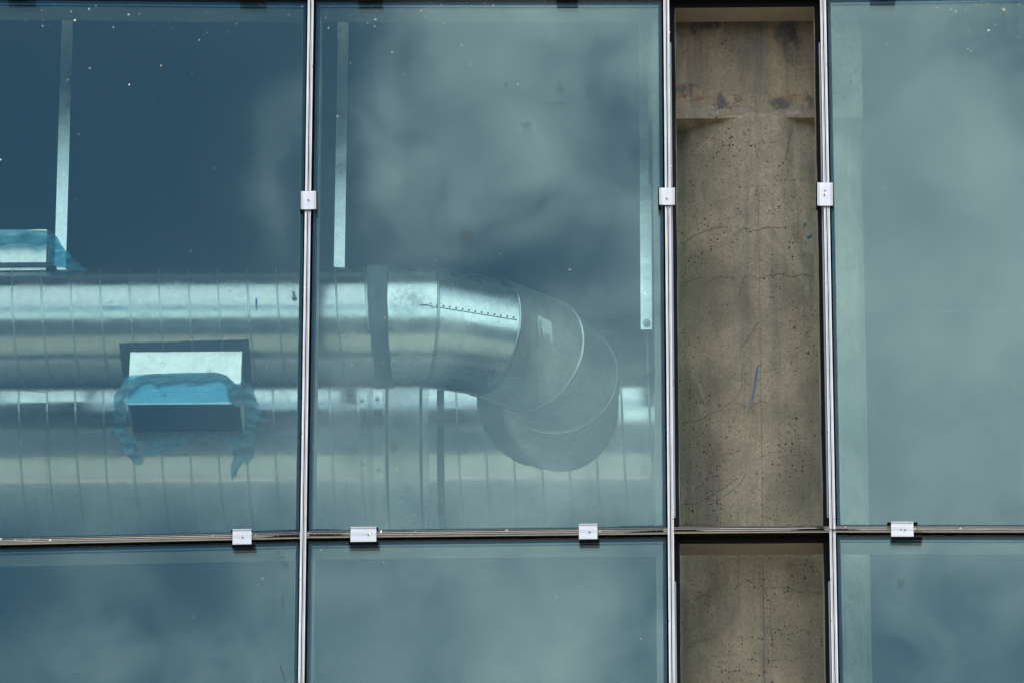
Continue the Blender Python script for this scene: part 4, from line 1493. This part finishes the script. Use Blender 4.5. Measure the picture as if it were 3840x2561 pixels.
# ------------------------------------------------------------------ flat hanger straps
def strap(x0, x1, yb, d, label, bolt=False, deg=3.6):
    a, b = Q(x0, yb, d), Q(x1, yb, d)
    t = thing('hanger_strap', (a + b) / 2, label, 'strap', 'flat metal straps hanging the ducts')
    mb = MB()
    lean = (ZC - a.z) * math.tan(math.radians(deg))
    mb.hexa([(a.x, d - 0.0012, a.z), (b.x, d - 0.0012, a.z), (b.x, d + 0.0012, a.z), (a.x, d + 0.0012, a.z)],
            [(a.x, d + lean - 0.0012, ZC), (b.x, d + lean - 0.0012, ZC), (b.x, d + lean + 0.0012, ZC), (a.x, d + lean + 0.0012, ZC)])
    mb.build('strip', M_STRAP, t)
    if bolt:
        c = Q((x0 + x1) / 2 + 0.5, yb - 15, d)
        mb = MB()
        for r, y0, y1 in ((0.0115, -0.003, 0.0), (0.006, -0.010, -0.003)):
            mb.rings([[Vector((c.x + math.cos(q) * r, d - 0.0013 + yy, c.z + math.sin(q) * r)) for q in [2 * math.pi * i / 20 for i in range(20)]] for yy in (y1, y0)], True)
        mb.build('bolt', M_SEAM, t)
        mb = MB(); mb.tube([c, c + Vector((0.006, 0.62, -0.012))], 0.004, 8); mb.build('rod', M_SEAM, t)
    return t


strap(124, 150.5, 640, 0.60, 'leftmost flat metal strap, hanging beside the blue film on the duct', False, 0.0)
strap(765, 790, 700, 0.61, 'flat metal strap just right of the mullion, ending behind the straight duct')
strap(1471, 1497.5, 757, 0.66, 'flat metal strap with a bolt at its lower end, beside the concrete column', True, 4.8)

# ------------------------------------------------------------------ torn plastic film on the two outlets
def film(name, patches, label, m_list):
    d0_ = patches[0][1]
    c = Q(*patches[0][0][0], d0_(*patches[0][0][0]) if callable(d0_) else d0_)
    t = thing(name, c, label, 'plastic film')
    for i, (poly, d, amp, mm) in enumerate(patches):
        mb = MB()
        ph = i * 3.7

        def place(x, y):
            n1 = mnoise.noise(Vector((x * 0.035, y * 0.012, ph)))
            n2 = mnoise.noise(Vector((x * 0.02 + 9, y * 0.09, ph)))
            dd = d(x, y) if callable(d) else d
            return Q(x, y, dd + amp * (n1 + 0.8 * n2 + 0.5 * mnoise.noise(Vector((x * 0.11, y * 0.06, ph + 5)))))
        patch(mb, poly, place, 5.0)
        mb.build('film_sheet', mm, t, True)
    return t


dbox = (cO + dv * lO + nv * hO).y - 0.006


def face_d(x, y):                       # depth just in front of the outlet's sloping front face
    f = (y - 818) / (924 - 818)
    return (cO + dv * (l0 + (lO - l0) * f) + nv * hO).y - 0.005

band = [(285, 868), (300, 861), (330, 859), (370, 857), (420, 855), (470, 855), (508, 857), (522, 864), (545, 890), (560, 912), (560, 921), (500, 923), (430, 924), (350, 925), (292, 926), (278, 920), (279, 895)]
fold = [(262, 905), (280, 885), (300, 872), (326, 862), (352, 857), (420, 857), (495, 854), (520, 861), (540, 879), (566, 890), (590, 920), (598, 935), (580, 934), (560, 930), (541, 934), (528, 920), (522, 905), (520, 880),
        (508, 868), (470, 873), (440, 884), (424, 884), (450, 872), (400, 876), (370, 880), (360, 885), (350, 872), (330, 876), (312, 888), (296, 903), (286, 917), (275, 935), (265, 933), (260, 925)]
left_tail = [(262, 925), (280, 918), (291, 930), (290, 960), (286, 990), (300, 1002), (322, 1010), (316, 1030), (330, 1060), (322, 1068), (312, 1067), (296, 1050), (280, 1030), (272, 1000), (250, 1004), (256, 985), (262, 960)]
right_tail = [(560, 925), (580, 932), (596, 940), (604, 945), (588, 950), (584, 968), (589, 990), (583, 1012), (585, 1030), (580, 1052), (571, 1062), (566, 1068), (562, 1060), (550, 1072), (543, 1092), (536, 1096), (534, 1107), (531, 1096),
              (530, 1080), (528, 1068), (536, 1054), (531, 1030), (520, 1016), (505, 1010), (512, 1000), (535, 1000), (556, 1000), (562, 970)]
bulge = [(532, 886), (556, 876), (578, 884), (585, 890), (583, 902), (589, 915), (585, 922), (574, 928), (590, 940), (603, 955), (620, 965), (612, 968), (596, 966), (580, 968), (572, 940), (560, 925), (548, 905)]
under = [(291, 927), (560, 924), (566, 940), (563, 1000), (540, 1004), (500, 1008), (440, 1006), (400, 1012), (370, 1020), (350, 1028), (330, 1030), (312, 1012), (290, 1004), (287, 970)]
flap = [(335, 1008), (390, 1006), (450, 1004), (425, 1018), (400, 1028), (380, 1036), (352, 1044), (330, 1043), (334, 1026)]
film('plastic_film', [
    (band, face_d, 0.0025, M_FILM),
    (fold, lambda x, y: face_d(x, y) - 0.009, 0.006, M_FILM2),
    (left_tail, dbox - 0.004, 0.022, M_FILM2),
    (right_tail, dbox + 0.004, 0.026, M_FILM2),
    (bulge, dbox - 0.01, 0.02, M_FILM2),
    (flap, dbox + 0.10, 0.02, M_FILM2)],
    'torn blue plastic film hanging in tatters from the downward duct outlet', None)
df2 = 0.288
top_film = [(-120, 530), (0, 527), (45, 527), (90, 529), (112, 531), (122, 536), (133, 547), (140, 562), (150, 575), (160, 580), (164, 592), (180, 604), (188, 612), (198, 618), (201, 622), (196, 626), (188, 622), (170, 620),
            (150, 616), (130, 615), (117, 612), (113, 590), (114, 566), (108, 560), (90, 566), (60, 560), (30, 560), (0, 566), (-120, 566)]
film('plastic_film', [(top_film, df2, 0.022, M_FILM3),
                      ([(112, 548), (125, 548), (134, 556), (150, 578), (163, 590), (160, 602), (170, 612), (150, 614), (128, 610), (116, 600)], df2 - 0.008, 0.020, M_FILM)],
     'blue plastic film draped over the upward duct outlet at the left edge', None)

# handwritten numbers on the flange strips beside the column
cu_ = bpy.data.curves.new('lettering', 'FONT'); cu_.body = '202"'
ob_ = bpy.data.objects.new('tmp_text', cu_); COL.objects.link(ob_)
me_ = bpy.data.meshes.new_from_object(ob_.evaluated_get(bpy.context.evaluated_depsgraph_get()))
bpy.data.objects.remove(ob_)
tv = [v.co.copy() for v in me_.vertices]; tf = [list(p.vertices) for p in me_.polygons]
wx, wy = max(v.x for v in tv), max(v.y for v in tv)
for mname, u, v0, v1, hw_ in (('mullion.001', 2524.5, 1449, 1420, 2.6), ('mullion.002', 3080.5, 1515, 1490, 2.4)):
    mb = MB()
    mb.add([P(u - hw_ + 2 * hw_ * (1 - v.y / wy), v0 + (v1 - v0) * v.x / wx, 0.0214) for v in tv], tf)
    mb.build('handwriting', M_INK, bpy.data.objects[mname])

# ------------------------------------------------------------------ dried sealant crumbs on glass and rails
mb = MB()
rnd = random.Random(3)


def crumb(u, v, s, d=-0.0015):
    s *= 0.74
    n = rnd.randint(5, 7)
    a0 = rnd.uniform(0, 6.28)
    el = rnd.uniform(1.0, 2.4)
    pts_ = []
    for i in range(n):
        q = 2 * math.pi * i / n
        r = s * rnd.uniform(0.45, 1.0)
        x, y = r * math.cos(q) * 0.75, r * math.sin(q) * el * 0.75
        pts_.append((u + x * math.cos(a0 * 0.25) - y * math.sin(a0 * 0.25), v + x * math.sin(a0 * 0.25) + y * math.cos(a0 * 0.25)))
    f0 = [P(x, y, 0) + Vector((0, d, 0)) for x, y in pts_]
    ctr = P(u, v, 0) + Vector((rnd.uniform(-0.0005, 0.0005), d - s * 0.0006, rnd.uniform(-0.0005, 0.0005)))
    mb.add(f0 + [ctr], [[i, (i + 1) % n, n] for i in range(n)] + [list(range(n))])


big = [(280, 78, 9), (160, 99, 5), (334, 36, 6), (268, 44, 5), (482, 56, 7), (523, 55, 4), (360, 24, 5), (425, 105, 4), (210, 32, 3), (337, 258, 4), (484, 319, 5), (254, 302, 4), (575, 373, 4), (604, 248, 4), (720, 275, 3), (134, 490, 3), (716, 943, 4), (242, 647, 4), (2, 602, 6),
       (1408, 75, 6), (1378, 88, 5), (1232, 107, 5), (1222, 68, 4), (1288, 145, 4), (1470, 198, 4), (1580, 42, 6), (1596, 65, 4), (1731, 171, 5), (1942, 316, 7), (1764, 243, 4), (1655, 20, 4), (1850, 22, 4), (2224, 132, 4), (2255, 424, 3), (1265, 437, 5), (1470, 726, 4), (1468, 500, 3), (1875, 954, 4), (1633, 977, 3),
       (2135, 1013, 4), (2140, 1013, 3), (1490, 1760, 4), (1973, 1671, 4), (3707, 115, 8), (3675, 22, 6), (3660, 20, 5), (3515, 30, 5), (3565, 38, 5), (3585, 45, 5), (3621, 38, 5), (3760, 35, 6), (3766, 40, 6), (3630, 184, 5), (3314, 705, 6), (3687, 492, 5), (3248, 1010, 5), (3732, 95, 4), (3583, 1540, 4), (3325, 168, 4),
       (983, 2164, 6), (986, 2170, 4), (1438, 2108, 4), (2087, 2237, 4), (2402, 2395, 4), (1205, 2062, 4)]
for u, v, s in big:
    crumb(u, v, s)
for _ in range(520):
    if rnd.random() < 0.72:
        u = rnd.uniform(0, 3840); v = abs(rnd.gauss(0, 1)) * 95 + 12
    else:
        u = rnd.uniform(0, 3840); v = rnd.uniform(20, 2550)
    if 2440 < u < 3130: continue
    if abs(u - MU[1](v)) < 24: continue
    if 1960 < v < 2050: continue
    crumb(u, v, rnd.uniform(0.9, 2.3) if rnd.random() < 0.85 else rnd.uniform(2.3, 4.0))
for u, s in ((5, 6), (60, 6), (115, 4), (190, 7), (560, 4), (800, 4), (960, 5), (1430, 8), (1560, 4), (1900, 6), (2250, 5), (2410, 4), (3430, 8), (3600, 6), (3170, 4), (1160, 5), (876, 6), (945, 5)):
    seg = 'a' if u < 1140 else 'b' if u < 2500 else 'd'
    crumb(u, LOW[seg](u) - 4 + rnd.uniform(-5, 5), s, -0.0150)
for m_, v, s in ((2, 1905, 5), (2, 1925, 4), (2, 1880, 4), (1, 1965, 4), (2, 630, 4), (3, 197, 4), (2, 130, 4), (3, 1940, 4)):
    crumb(MU[m_](v) + rnd.choice([-9, 9, 12]), v, s, -0.0145)
tag(mb.build('sealant_crumbs', M_CRUMB), 'cream crumbs of dried sealant scattered over the glass panes, thickest along the top', 'debris', kind='stuff')

# loose wire end and dark sealant at the joints
mb = MB()
mb.tube([P(2985, 1981, 0) + Vector((0, -0.017, 0)), P(3050, 1983, 0) + Vector((0, -0.018, 0)), P(3100, 1988, 0) + Vector((0, -0.0185, 0)), P(3130, 1994, 0) + Vector((0, -0.0185, 0))], 0.0011, 8)
tag(mb.build('wire', M_WIRE), 'short loose black wire lying across the joint right of the column', 'wire')
